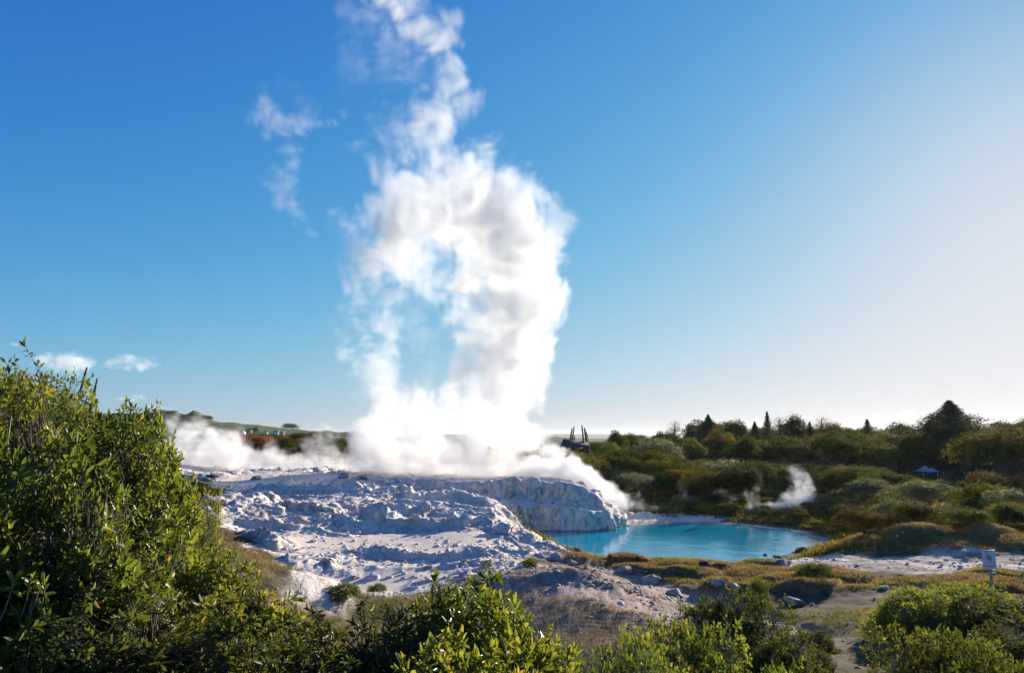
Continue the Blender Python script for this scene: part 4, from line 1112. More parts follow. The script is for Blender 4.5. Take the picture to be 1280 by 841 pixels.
BOULDERS = [ # px, py(base), ground z guess, width px, height ratio, kind, label
 (460,614,0,13,.9,'white','bright white boulder under the rough crest left of the flat terrace'),
 (521,650,0,14,.8,'white','white boulder, left one of the pair on the bluish flank'),
 (540,652,0,11,.8,'white','small white boulder, right one of the pair on the bluish flank'),
 (564,650,0,20,.75,'white','wide white boulder before the grey terrace slope'),
 (580,648,0,15,.85,'white','roundish white boulder just right of the wide one before the terrace'),
 (390,678,0,11,.6,'white','small pale boulder lying alone on the sandy pan'),
 (447,668,0,11,.7,'white','small pale boulder at the right end of a dark ledge'),
 (465,725,0,24,.55,'white','broad pale boulder beside the shaded rim in front'),
 (440,724,0,14,.6,'brown','ochre-streaked boulder left of the broad pale one'),
 (409,706,0,20,.6,'brown','brown lump with a rusty stain on its left foot'),
 (392,640,0,22,.8,'brown','brownish knob on the left of the rugged sinter'),
 (372,650,0,16,.7,'brown','low brownish knob beside the left slope edge'),
 (582,704,0,13,.6,'brown','grey boulder at the edge of the blue shadow hollow'),
 (535,712,0,14,.6,'brown','dark-pitted boulder in the front sinter'),
 (505,704,0,12,.6,'brown','mossy-topped small boulder in the front sinter'),
 (560,690,0,11,.7,'white','little white rock in the bluish hollow'),
 (610,708,0,20,.6,'brown','flat brown boulder by the start of the gravel mound'),
 (783,717,0,28,.55,'brown','grey boulder on the grass bank, left one of two by the path'),
 (816,730,0,36,.5,'brown','long grey boulder on the grass bank, right one of two by the path'),
 (846,745,0,28,.5,'brown','low boulder at the foot of the bank where the path passes the big bush'),
 (883,710,0,20,.7,'dark','dark pointed rock on the pool shore'),
 (900,733,0,22,.6,'brown','grey rock above the path, left of the small bright bush'),
 (918,736,0,18,.6,'brown','grey rock touching the small bright bush'),
 (715,706,0,16,.7,'brown','grey rock under the mossy hump at the left of the bank'),
 (997,757,0,34,.4,'brown','flat pale slab on the shaded bank left of the path'),
 (1108,736,0,12,.5,'white','small pale stone on the dry grass below the flat'),
 (724,690,0,5,.7,'dark','tiny dark stone at the water edge on the left'),
 (798,701,0,8,.5,'dark','small dark stone at the near shore'),
 (957,694,0,6,.5,'dark','small dark rock in the water near the right shore'),
 (974,697,0,15,.35,'dark','long dark rock barely above the water near the right shore'),
 (1005,690,0,22,.5,'dark','dark rocks ledge at the near right shore'),
 (632,668,0,34,.5,'white','large pale hump before the terrace wall, crowned with a brown face'),
 (318,600,0,16,.6,'brown','brown block at the edge of the low steam'),
 (262,597,0,22,.35,'dark','dark flat rock by the bush at the foot of the low steam'),
 (660,605,0,14,.5,'white','white knob on the terrace rim'),
 (612,606,0,12,.4,'white','low white knob on the flat terrace rim'),
 (430,598,0,22,.6,'brown','dark rough block on the crest below the low steam'),
 (452,600,0,20,.6,'brown','grey rough block on the crest, right of the dark one'),
]
def on_ground(px, py, near=30, far=140):
    """where the line of sight first meets the terrain."""
    d = ray(px, py); ys = np.geomspace(near, far, 700)
    X = d[0] / d[1] * ys; Z = CAM_Z + d[2] / d[1] * ys
    g = np.maximum(gzs(X, ys), 0.02 if True else 0)
    hit = np.where(Z <= g)[0]
    j = hit[0] if len(hit) else len(ys) - 1
    return X[j], ys[j], g[j]
for i, (px, py, _, w, hr, kind, lab) in enumerate(BOULDERS):
    near = 62 if (px > 640 and py < 672) else 30
    x, y, g = on_ground(px, py, near)
    o = link('boulder', ROCKM[kind][i % 4]); s = w / 2 / FPX * math.hypot(x, y) * 1.05
    o.location = (x, y + s * .5, g + s * hr * .25); o.scale = (s, s * .9, s * hr); o.rotation_euler = (0, 0, i * 1.9)
    tag(o, lab, 'rock', 'boulders on the sinter and banks')

def rubble():
    rs = np.random.RandomState(77); V0, F0 = ico(1)
    w = (GCOV[:, 0] * (1 - .6 * GCOV[:, 2]) + .03 * GCOV[:, 3] + .04 * GCOV[:, 1]) * (GSD < -.5) * (GR.ravel() > 38) * (GR.ravel() < 112)
    w = w * (fbm2(GV[:, 0] * .5, GV[:, 1] * .5, 3, 7) > .46)
    ii = rs.choice(len(w), 5200, p=w / w.sum()); P = GV[ii]
    s = .05 + .16 * rs.rand(len(ii)) ** 3
    Vv = []
    for k in range(6): Vv.append(V0 * (1 + .5 * (fbm3(V0 * 1.3 + k * 5, 2) - .5))[:, None])
    Vv = np.array(Vv)[rs.randint(6, size=len(ii))] * s[:, None, None] * (.7 + .6 * rs.rand(len(ii), 1, 3)) * np.array([1, 1, .7]) + P[:, None] + np.array([0, 0, .01])
    F = F0[None] + (np.arange(len(ii)) * len(V0))[:, None, None]
    tag(link('rubble', mesh_np('rubble', Vv.reshape(-1, 3), F.reshape(-1, 3), M_WHITE_ROCK, False)), 'loose pale stones strewn over the sinter', None, None, 'stuff')
rubble()
def earth_stones():
    rs = np.random.RandomState(78); V0, F0 = ico(1)
    w = (1 - GCOV[:, 0]) * (.25 + GCOV[:, 3] * 1.2 + .1 * GCOV[:, 1]) * (GSD < -.6) * (GR.ravel() > 34) * (GR.ravel() < 90) * (fbm2(GV[:, 0] * .7, GV[:, 1] * .7, 3, 19) > .45) * (np.abs(GV[:, 0]) < .75 * GV[:, 1] + 3)
    ii = rs.choice(len(w), 6000, p=w / w.sum()); P = GV[ii]; s_ = .02 + .13 * rs.rand(len(ii)) ** 4
    Vv = V0[None] * s_[:, None, None] * (.6 + .7 * rs.rand(len(ii), 1, 3)) * (1 + .35 * (rs.rand(len(ii), len(V0), 1) - .5)) * np.array([1, 1, .6]) + P[:, None]
    F = F0[None] + (np.arange(len(ii)) * len(V0))[:, None, None]
    tag(link('stones', mesh_np('stones', Vv.reshape(-1, 3), F.reshape(-1, 3), M_BROWN_ROCK, False)), 'small brown stones and clods on the bare earth', None, None, 'stuff')
earth_stones()

# ------------------------------------------------------------------ dry grass and scrub cover
def grass(name, label, w, n, hmin, hmax, mat, seed, blades=5, spread=.12, wid=.018):
    rs = np.random.RandomState(seed); w = np.clip(w, 0, None)
    ii = rs.choice(len(w), n, p=w / w.sum())
    dist = np.hypot(GV[ii, 0], GV[ii, 1])
    P = np.repeat(GV[ii], blades, 0); m = len(P); dd = np.repeat(dist, blades)
    k = np.clip(dd / 45, .45, 2.2)
    P[:, :2] += rs.normal(size=(m, 2)) * (spread * k)[:, None]; P[:, 2] -= .02
    h = (hmin + (hmax - hmin) * rs.rand(m)) * np.repeat(.5 + .8 * fbm2(GV[ii, 0] * .7, GV[ii, 1] * .7, 2, 3), blades)
    D = unit(np.stack([rs.normal(size=m) * .45 - .15, rs.normal(size=m) * .45, np.ones(m)], -1))
    S = rdir(rs, m); S[:, 2] = 0; S = unit(S); ww = (wid * k)[:, None]
    V = np.stack([P - S * ww, P + S * ww, P + D * h[:, None]], 1).reshape(-1, 3)
    tone = np.clip(np.repeat(rs.rand(m), 3) * .6 + np.repeat(fbm2(P[:, 0] * .6, P[:, 1] * .6, 2, 8), 3) * .6 - .1, 0, 1)
    tag(link(name, mesh_np(name, V, np.arange(len(V)).reshape(-1, 3), mat, False, {'tone': tone})), label, None, None, 'stuff')
_r = GR.ravel(); _vis = (np.abs(GV[:, 0]) < .75 * GV[:, 1] + 4) & (GSD < -.35)
grass('dry_grass', 'short dry golden grass on the banks round the pool', GCOV[:, 1] ** 1.5 * _vis * (_r < 110) * (GCOV[:, 0] < .5), 42000, .07, .22, M_GRASS, 3)
_soil = (1 - GCOV[:, 0]) * (1 - GCOV[:, 3]) * (1 - GCOV[:, 1]) * _vis
grass('scrub', 'low green and brown scrub cover under the bushes', _soil * (_r > 75) * (_r < 270) * (GV[:, 2] > .25), 34000, .15, .5, M_BUSH_B, 4, 5, .3, .05)
grass('undergrowth', 'tangled grass and herb layer under the near shrubs', _soil * (_r > 12) * (_r < 50) * (fbm2(GV[:, 0] * .5, GV[:, 1] * .5, 3, 17) > .47), 16000, .08, .38, M_GGRASS, 5, 5, .12, .012)
_bd = sst(-.6, 1.2, poly_sd(BRUSH, GV[:, 0], GV[:, 1]) + 3 * (fbm2(GV[:, 0] * .6, GV[:, 1] * .6, 3, 43) - .5))
grass('brown_brush', 'low brown brush on the shaded foot of the gravel mound', _bd ** 3 * _vis, 5000, .06, .26, M_BRUSH, 9, 6, .12, .010)
grass('moss_tufts', 'green tufts in the brown grass bank', GCOV[:, 1] * _vis * (_r < 100) * (GCOV[:, 0] < .4) * (fbm2(GV[:, 0] * .45, GV[:, 1] * .45, 3, 27) > .6), 4500, .10, .24, M_BUSH_C, 6)
grass('gravel_tufts', 'sparse dry stalks on the gravel mound', GCOV[:, 3] * _vis * (_r < 60) * (GCOV[:, 0] < .5) * (fbm2(GV[:, 0] * .6, GV[:, 1] * .6, 3, 33) > .5), 5000, .04, .16, M_GRASS, 7, 4, .1, .008)

# ------------------------------------------------------------------ box / prism helpers for the few built things
def box(sx, sy, sz, cx=0, cy_=0, cz=0, taper=1.0):
    V = np.array([(x * sx / 2 * (taper if z > 0 else 1), y * sy / 2 * (taper if z > 0 else 1), z * sz / 2) for z in (-1, 1) for x, y in ((-1, -1), (1, -1), (1, 1), (-1, 1))], float) + np.array([cx, cy_, cz])
    F = np.array([(3, 2, 1, 0), (4, 5, 6, 7), (0, 1, 5, 4), (1, 2, 6, 5), (2, 3, 7, 6), (3, 0, 4, 7)])
    return V, F
def join(parts):
    Vs, Fs, o = [], [], 0
    for V, F in parts: Vs.append(V); Fs.append(F + o); o += len(V)
    return np.vstack(Vs), np.vstack(Fs)
def part(name, VF, mat, parent, bevel=0.0, smooth=False):
    o = link(name, mesh_np(name, VF[0], VF[1], mat, smooth), parent)
    if bevel: m = o.modifiers.new('bevel', 'BEVEL'); m.width = bevel; m.segments = 2
    return o

# warning sign
sx_, sy_ = stand(1224, 37); sg = gz(sx_, sy_)
S_WHITE = plain('sign_white', (.62, .66, .70), .5, 0, .06); S_BLACK = plain('sign_black', (.03, .03, .035), .5); S_RED = plain('sign_red', (.5, .04, .04), .5); S_POST = plain('weathered_post', (.30, .29, .22), .85, 0, .3)
sign = empty('warning_sign', (sx_, sy_, sg), rad(-6)); tag(sign, 'white warning sign on a short grey post at the right, with a red strip beneath', 'sign')
sign.rotation_euler = (0, rad(-1.2), rad(-6))
ztop = top_z(1224, 687, 37) - sg; bz = ztop - .93
part('post', join([box(.11, .09, ztop - .1, .04, .07, (ztop - .1) / 2 - .1)]), S_POST, sign, .008)
brd = part('board', box(.62, .025, .93, 0, 0, ztop - .465), S_WHITE, sign, .004)
def ring(r0, r1, n, cx, cz, y, sq=1.0):
    a = np.arange(n) * 2 * math.pi / n
    V = np.array([(cx + r * math.cos(t), yy, cz + r * sq * math.sin(t)) for yy in (y, y - .004) for r in (r0, r1) for t in a])
    j = (np.arange(n) + 1) % n; i = np.arange(n)
    return V, np.vstack([np.stack([2 * n + i, 2 * n + j, 3 * n + j, 3 * n + i], -1), np.stack([n + i, n + j, 3 * n + j, 3 * n + i], -1)])
def strip(x0, z0, x1, z1, w, y=-.0145):
    d = np.array([x1 - x0, z1 - z0]); d = d / np.linalg.norm(d); n = np.array([-d[1], d[0]]) * w / 2
    c = [(x0 + n[0], z0 + n[1]), (x0 - n[0], z0 - n[1]), (x1 - n[0], z1 - n[1]), (x1 + n[0], z1 + n[1])]
    V = np.array([(a, yy, b) for yy in (y, y - .004) for a, b in c]); return V, np.array([(4, 5, 6, 7), (0, 1, 5, 4), (1, 2, 6, 5), (2, 3, 7, 6), (3, 0, 4, 7)])
zc_ = ztop - .37
part('emblem', join([ring(.075, .11, 24, -.0, zc_, -.0145, 1.05), strip(-.13, zc_ + .25, -.03, zc_ + .12, .02), strip(.04, zc_ - .10, .13, zc_ - .24, .02), strip(-.13, zc_ + .25, .13, zc_ - .24, .014), strip(-.02, zc_ - .04, -.02, zc_ + .05, .03, -.0185), strip(.02, zc_ - .03, .04, zc_ + .04, .025, -.0185)]), S_BLACK, sign)
rs = np.random.RandomState(3); L = []
for row, (zz, h, x0, x1) in enumerate([(ztop - .765, .045, -.20, .21), (ztop - .035, .02, -.22, .2), (ztop - .055, .012, -.22, .12)]):
    xx = x0
    while xx < x1: wd = h * (.45 + .2 * rs.rand()); L.append(strip(xx, zz, xx + wd, zz, h)); xx += wd + h * (.22 if rs.rand() < .85 else .7)
part('lettering', join(L), S_BLACK, sign)
part('red_plate', box(.30, .02, .10, .08, 0, bz - .06), S_RED, sign, .003)
part('small_plate', box(.35, .02, .17, .07, 0, bz - .21), plain('plate_cream', (.55, .52, .42), .6), sign, .003)
L = []; xx = -.04
while xx < .19: L.append(strip(xx, bz - .2, xx + .02, bz - .2, .05)); xx += .032
part('plate_lettering', join(L), S_BLACK, sign)

# dark-roofed building on the knoll, its ring of carved posts
BX, BY = stand(718, 150); bgz = gz(BX, BY)
def bp(px, py, D=150): return np.array(at_y(px, py, D)) - np.array([BX, BY, bgz])
bld = empty('visitor_building', (BX, BY, bgz)); tag(bld, 'low building with a dark slate-blue roof among the trees beyond the steam', 'building')
S_ROOF = plain('slate_blue_roof', (.030, .038, .060), .95, 0, .12); S_EAVE = plain('dark_fascia', (.02, .02, .025), .7); S_WALL = plain('cream_wall', (.42, .38, .30), .85, 0, .12)
# roof: ridge runs back, front slope shown as a wide dark trapezium falling to the right
A = bp(700, 558.5); B = bp(739, 557.5); C = bp(733, 552.2, 156); Dd = bp(704, 548.2, 156); C2 = bp(733, 555, 164); D2 = bp(702, 555, 164)
V = np.array([A, B, C, Dd, D2, C2]); V = np.vstack([V, V - np.array([0, 0, .25])])
F = np.array([(0, 1, 2, 3), (3, 2, 5, 4), (6, 9, 8, 7), (9, 10, 11, 8), (0, 6, 7, 1), (1, 7, 8, 2), (2, 8, 11, 5), (5, 11, 10, 4), (4, 10, 9, 3), (3, 9, 6, 0)])
part('roof', (V, F), S_ROOF, bld)
part('fascia', join([box(B[0] - A[0] + .5, .2, .32, (A[0] + B[0]) / 2, A[1] - .12, (A[2] + B[2]) / 2 - .42)]), S_EAVE, bld)
part('wall', box((B[0] - A[0]) * .9, 9, A[2] + 0.3, (A[0] + B[0]) / 2, A[1] + 6, (A[2] - .5) / 2 - .2), S_WALL, bld)
for px in (704, 709.5, 716, 724, 733):
    q = bp(px, 559); part('column', box(.32, .32, q[2] - .1, q[0], q[1] + .3, (q[2] - .5) / 2), S_EAVE, bld)
for px in (701.5, 712.5, 720, 728.5):
    q = bp(px, 563); part('window', box(.9, .1, 1.0, q[0], A[1] + 1.46, q[2]), plain('dark_glass', (.02, .025, .03), .15), bld)
S_CARVE = plain('dark_carved_timber', (.05, .035, .032), .7, 0, .35)
def carved_post(base, tip, w, label, cat_group, z0=None):
    base = np.array(base); tip = np.array(tip); d = tip - base; H = np.linalg.norm(d)
    o = empty('carved_post', tuple(base)); o.rotation_mode = 'QUATERNION'; o.rotation_quaternion = Vector(d).to_track_quat('Z', 'Y')
    tag(o, label, 'post', cat_group)
    zz = np.linspace(-.5, H, 26); prof = w * (.5 + .12 * np.abs(np.sin(zz * 2.1 / max(.4, H / 8)))) * (1 - .45 * np.clip(zz / H, 0, 1))
    k = 8; a = np.arange(k) * 2 * math.pi / k
    V = np.array([(r * math.cos(t), r * math.sin(t) * .8, z) for z, r in zip(zz, prof) for t in a] + [(0, 0, H + w * .3)])
    i = np.arange(25)[:, None] * k; j = np.arange(k)[None]; F4 = np.stack([i + j, i + (j + 1) % k, i + k + (j + 1) % k, i + k + j], -1).reshape(-1, 4)
    F3 = np.array([(25 * k + q, 25 * k + (q + 1) % k, 26 * k) for q in range(k)])
    link('shaft', mesh_np('shaft', V, [F4, F3], S_CARVE, False), o)
    L = [box(prof[i] * 2.3, prof[i] * 2.0, H * .018, 0, 0, zz[i]) for i in range(4, 25, 3)]
    part('carving', join(L), S_CARVE, o)
    return o
GP = 'slanting carved posts behind the dark-roofed building'
for px0, py0, px1, py1, D, w, lab in [(709.5,552,715,535.5,158,.55,'slanting carved post, leftmost of those over the dark roof'), (713.5,552,717.5,533.2,157,.5,'taller slanting carved post, second from the left over the dark roof'),
        (711.8,552,714.6,541,160,.5,'short carved post between the two left ones over the dark roof'), (732,556,727.4,532.0,155,.6,'tallest carved post over the dark roof, left of the right pair'),
        (736.8,556,730.8,535.5,157,.75,'thick carved post leaning left at the right end of the dark roof'), (737.8,554,733.4,540.5,160,.55,'short reddish carved post at the far right end of the dark roof'), (718.3,552,718.4,544.5,162,.4,'short upright post in the middle behind the dark roof')]:
    b = at_y(px0, py0, D); t = at_y(px1, py1, D); b = (b[0], b[1], b[2] - 3)
    carved_post(b, t, w, lab, GP)
for px0, py0, px1, py1, D, lab in [(98, 500, 108.6, 459.5, 26, 'left of the two dark slanting posts rising from the bushes on the slope'), (116, 500, 121.5, 473.5, 27, 'right, shorter one of the two dark slanting posts above the slope bushes')]:
    b = at_y(px0, py0, D); t = at_y(px1, py1, D); carved_post(b, t, .12, lab, None)

# blue tent
TX, TY = stand(1153, 128); tg = gz(TX, TY); u = 128 / FPX
zc_e = top_z(1153, 588.5, 128) - tg; zp = top_z(1153, 580.5, 128) - tg
tent = empty('event_tent', (TX, TY, tg), rad(8)); tag(tent, 'small blue-white peaked tent in the shade below the giant cone-shaped tree', 'tent')
S_TENT = plain('tent_canvas', (.42, .50, .72), .7, 0, .06); S_TENTB = plain('blue_tent_wall', (.02, .06, .30), .7); S_POLE = plain('tent_pole', (.4, .4, .42), .4, .6)
def canopy(cx, w, zpk, ze, cyy=0.):
    n = 12; V = []; 
    for i in range(n + 1):
        for j in range(n + 1):
            a, b = i / n * 2 - 1, j / n * 2 - 1; q = max(abs(a), abs(b)); V.append((cx + a * w / 2, cyy + b * w / 2, ze + (zpk - ze) * (1 - q) ** 1.6 - .12 * (1 - (abs(a) if abs(b) > abs(a) else abs(b)) ** 2) * q * .6))
    idx = np.arange((n + 1) ** 2).reshape(n + 1, n + 1); V = np.array(V)
    F = np.stack([idx[:-1, :-1], idx[1:, :-1], idx[1:, 1:], idx[:-1, 1:]], -1).reshape(-1, 4)
    return V, F
w1 = 20 * u
part('canopy', canopy(0, w1, zp, zc_e), S_TENT, tent, 0, True)
part('canopy', canopy(w1 * .82, w1 * .7, zc_e + (zp - zc_e) * .55, zc_e - .1, 1.2), S_TENT, tent, 0, True)
for qx, qy in ((-.48, -.48), (.48, -.48), (-.48, .48), (.48, .48)):
    part('pole', box(.09, .09, zc_e, qx * w1, qy * w1, zc_e / 2 - .05), S_POLE, tent)
part('pole', box(.09, .09, zc_e, w1 * 1.14, -.3, zc_e / 2 - .1), S_POLE, tent)
part('side_wall', box(w1 * .95, .04, zc_e * .95, 0, w1 * .47, zc_e * .47), S_TENTB, tent); part('side_wall', box(.04, w1 * .8, zc_e * .9, w1 * .5, 0, zc_e * .45), S_TENTB, tent)
part('side_wall', box(.04, w1 * .5, zc_e * .9, w1 * .95, .6, zc_e * .45), S_TENTB, tent)

# farmhouses at the foot of the pasture
FH = [(303,538.5,600,7,'white farmhouse left of the autumn trees, smallest'), (345,538,640,8,'white farmhouse above the orange trees'), (352,539.5,600,6,'pale shed next to the white farmhouse above the orange trees'), (332,538.5,660,7,'long white farm building above the orange trees'), (313,536,700,6,'small white house below the dark hill trees')]
S_FW = plain('white_wall', (.7, .7, .68), .8); S_FR = plain('grey_roof', (.22, .22, .23), .7)
for px, py, D, w, lab in FH:
    x, y = stand(px, D); zt = top_z(px, py, D); w = w * .55; fh = empty('farmhouse', (x, y, zt - 3), px); tag(fh, lab, 'house')
    part('wall', box(w * 1.2, w * .8, 4.6, 0, 0, -.3), S_FW, fh)
    V = np.array([(-w * .65, -w * .45, 2.0), (w * .65, -w * .45, 2.0), (w * .65, w * .45, 2.0), (-w * .65, w * .45, 2.0), (-w * .6, 0, 3.2), (w * .6, 0, 3.2)])
    V2, F2 = V, [np.array([(0, 1, 5, 4), (2, 3, 4, 5), (3, 2, 1, 0)]), np.array([(1, 2, 5), (3, 0, 4)])]
    link('roof', mesh_np('roof', V2, F2, S_FR), fh)
    for k in (-.3, .3): part('window', box(.6, .1, .8, k * w, -w * .4 - .05, 1.2), plain('dark_pane', (.03, .03, .04), .2), fh)
finish_labels()
print('built', time.time() - T0)

# ------------------------------------------------------------------ steam and clouds: true volumes
def volume_object(name, dens, mn, h, mat):
    """dens (nz, ny, nx) float32 held as a packed generated image and poured into a grid by geometry nodes."""
    nz, ny, nx = dens.shape; n = dens.size; W = 2048; H = math.ceil(n / W)
    im = bpy.data.images.new(name + '_density', W, H, float_buffer=True, is_data=True)
    buf = np.zeros((W * H, 4), np.float32); buf[:n, 0] = dens.ravel(); buf[:, 3] = 1
    im.pixels.foreach_set(buf.ravel()); im.update(); im.pack()
    vd = bpy.data.volumes.new(name); ob = link(name, vd); vd.materials.append(mat)
    ng = bpy.data.node_groups.new(name, 'GeometryNodeTree')
    ng.interface.new_socket('Geometry', in_out='INPUT', socket_type='NodeSocketGeometry'); ng.interface.new_socket('Geometry', in_out='OUTPUT', socket_type='NodeSocketGeometry')
    Nn, Ll = ng.nodes, ng.links
    go = Nn.new('NodeGroupOutput'); vc = Nn.new('GeometryNodeVolumeCube')
    vc.inputs['Min'].default_value = mn; vc.inputs['Max'].default_value = tuple(m + (k - 1) * h for m, k in zip(mn, (nx, ny, nz)))
    for a, k in zip('XYZ', (nx, ny, nz)): vc.inputs['Resolution ' + a].default_value = k
    pos = Nn.new('GeometryNodeInputPosition')
    def vm(op, a, b=None, s=None):
        m = Nn.new('ShaderNodeVectorMath'); m.operation = op; Ll.new(a, m.inputs[0])
        if b is not None: m.inputs[1].default_value = b
        if s is not None: m.inputs['Scale'].default_value = s
        return m.outputs[0]
    fl = vm('FLOOR', vm('ADD', vm('SCALE', vm('SUBTRACT', pos.outputs[0], mn), s=1 / h), (.5, .5, .5)))
    def mth(op, a, b):
        m = Nn.new('ShaderNodeMath'); m.operation = op
        for i, v in enumerate((a, b)):
            if isinstance(v, (int, float)): m.inputs[i].default_value = v
            else: Ll.new(v, m.inputs[i])
        return m.outputs[0]
    sp = Nn.new('ShaderNodeSeparateXYZ'); Ll.new(fl, sp.inputs[0])
    idx = mth('ADD', mth('ADD', sp.outputs[0], mth('MULTIPLY', sp.outputs[1], nx)), mth('MULTIPLY', sp.outputs[2], nx * ny))
    row = mth('FLOOR', mth('DIVIDE', mth('ADD', idx, .5), W), 0); col = mth('SUBTRACT', idx, mth('MULTIPLY', row, W))
    cb = Nn.new('ShaderNodeCombineXYZ'); Ll.new(mth('DIVIDE', mth('ADD', col, .5), W), cb.inputs[0]); Ll.new(mth('DIVIDE', mth('ADD', row, .5), H), cb.inputs[1])
    it = Nn.new('GeometryNodeImageTexture'); it.interpolation = 'Closest'; it.inputs['Image'].default_value = im; Ll.new(cb.outputs[0], it.inputs['Vector'])
    sc_ = Nn.new('FunctionNodeSeparateColor'); Ll.new(it.outputs[0], sc_.inputs[0]); Ll.new(sc_.outputs[0], vc.inputs['Density'])
    sm = Nn.new('GeometryNodeSetMaterial'); sm.inputs['Material'].default_value = mat; Ll.new(vc.outputs[0], sm.inputs[0]); Ll.new(sm.outputs[0], go.inputs[0])
    md = ob.modifiers.new('density', 'NODES'); md.node_group = ng
    return ob
def vapour(name, density, aniso=.35):
    m = bpy.data.materials.new(name); m.use_nodes = True; nt = m.node_tree; nt.nodes.clear()
    o = nt.nodes.new('ShaderNodeOutputMaterial'); pv = nt.nodes.new('ShaderNodeVolumePrincipled')
    pv.inputs['Color'].default_value = (1, 1, 1, 1); pv.inputs['Density'].default_value = density; pv.inputs['Anisotropy'].default_value = aniso
    nt.links.new(pv.outputs[0], o.inputs['Volume']); return m
M_STEAM = vapour('steam', 1.0, -.05)
M_STEAM.node_tree.nodes['Principled Volume'].inputs['Color'].default_value = (.990, .987, .981, 1)
M_CLOUD = vapour('cloud_vapour', 1.0, .4)

def steam(name, label, cat, strokes, D, h, seed, gain=1.0, thick=1.0, nscale=.20, amp=1.25, zmin=None, mat=None, clampz=None, rough=.5, kind=None, group=None, swirl=1.0):
    """strokes: lists of (px, py, radius px, opacity[, depth offset m]) walked with steps of a third radius."""
    rs = np.random.RandomState(seed); B = []
    for st_ in strokes:
        for a, b in zip(st_, st_[1:] if len(st_) > 1 else st_):
            a = tuple(a) + (0,) * (5 - len(a)); b = tuple(b) + (0,) * (5 - len(b))
            n = max(1, int(math.hypot(b[0] - a[0], b[1] - a[1]) / (max(3, min(a[2], b[2])) * .38)))
            for i in range(n):
                t = i / n; q = [a[k] + (b[k] - a[k]) * t for k in range(5)]
                B.append(q)
        q = tuple(st_[-1]) + (0,) * (5 - len(st_[-1])); B.append(list(q))
    C, R, O = [], [], []
    for q in B:
        r = q[2] / FPX * D
        c = at_y(q[0] + rs.normal() * q[2] * .16, q[1] + rs.normal() * q[2] * .16, D + q[4] + rs.normal() * r * .22 * thick)
        C.append(c); R.append(r * (.78 + .42 * rs.rand())); O.append(q[3])
    C = np.array(C); R = np.array(R) * 1.12; O = np.array(O)
    mg = .35 / nscale * swirl; mn = (C - R[:, None] * np.array([1, thick, 1]) * 1.02).min(0) - mg; mx = (C + R[:, None] * np.array([1, thick, 1]) * 1.02).max(0) + mg
    if zmin is not None: mn[2] = max(mn[2], zmin)
    dims = np.ceil((mx - mn) / h).astype(int) + 1
    nx, ny, nz = dims
    f = np.zeros((nz, ny, nx), np.float32); ow = np.zeros_like(f); ww = np.zeros_like(f)
    gx = mn[0] + np.arange(nx) * h; gy = mn[1] + np.arange(ny) * h; gzz = mn[2] + np.arange(nz) * h
    for c, r, o in zip(C, R, O):
        i0, i1 = np.searchsorted(gx, [c[0] - r, c[0] + r]); j0, j1 = np.searchsorted(gy, [c[1] - r * thick, c[1] + r * thick]); k0, k1 = np.searchsorted(gzz, [c[2] - r, c[2] + r])
        if i0 >= i1 or j0 >= j1 or k0 >= k1: continue
        q = ((gx[i0:i1] - c[0]) / r)[None, None] ** 2 + ((gy[j0:j1] - c[1]) / (r * thick))[None, :, None] ** 2 + ((gzz[k0:k1] - c[2]) / r)[:, None, None] ** 2
        v = np.clip(1 - q, 0, 1).astype(np.float32); s = (slice(k0, k1), slice(j0, j1), slice(i0, i1))
        f[s] = np.maximum(f[s], v); ow[s] += v * v * o; ww[s] += v * v
    # swirl the body: sample the field through a turbulent displacement held on a coarse grid
    L0 = 1 / nscale
    cs = L0 * .13; cn = [int(math.ceil(k * h / cs)) + 2 for k in (nz, ny, nx)]
    cg = np.stack(np.meshgrid(*[np.arange(k) * cs for k in cn], indexing='ij'), -1).reshape(-1, 3)[:, ::-1] + mn
    wv = np.zeros((3, len(cg)), np.float32)
    for c_ in range(3):
        for o_, (sc1, am) in enumerate(((.55, .42), (1.2, .24), (2.6, .13))):
            wv[c_] += (vn3(cg / L0 * sc1 + 31 * c_ + 7 * o_) - .5) * 2 * am * L0 * swirl
    wv = wv.reshape(3, *cn)
    def up1(a, ax, n_):
        t = np.arange(n_) * h / cs; i = np.floor(t).astype(int); fr = (t - i).astype(np.float32)
        sh = [1] * a.ndim; sh[ax] = n_; fr = fr.reshape(sh); return np.take(a, i, ax) * (1 - fr) + np.take(a, i + 1, ax) * fr
    K, J, I = np.arange(nz)[:, None, None], np.arange(ny)[None, :, None], np.arange(nx)[None, None]
    ix = []
    for c_, (base_, n_) in enumerate(((I, nx), (J, ny), (K, nz))):
        w_ = up1(up1(up1(wv[c_], 0, nz), 1, ny), 2, nx)
        if c_ == 2 and zmin is not None: w_ *= sst(0, L0 * .8, gzz - zmin)[:, None, None]
        ix.append(np.clip(np.rint(base_ + w_ / h), 0, n_ - 1).astype(np.int32))
    f = f[ix[2], ix[1], ix[0]]; ow = ow[ix[2], ix[1], ix[0]]; ww = ww[ix[2], ix[1], ix[0]]; del ix
    act = np.argwhere(f > 0)
    p = (act[:, ::-1] * h + mn).astype(np.float32)
    warp = np.stack([vn3(p * nscale * 1.2 + 31), vn3(p * nscale * 1.2 + 57), vn3(p * nscale * 1.2 + 83)], -1) - .5
    pw = p + warp * (1.1 / nscale * .5)
    n1 = fbm3(pw * nscale, 2)                               # big billows
    n2 = 1 - np.abs(2 * vn3(pw * nscale * 2.3 + 5) - 1); n3 = 1 - np.abs(2 * vn3(pw * nscale * 4.9 + 9) - 1); n4 = fbm3(pw * nscale * 10, 2)
    nn = .34 * n1 + .28 * (1 - n2) + .22 * (1 - n3) + .16 * n4
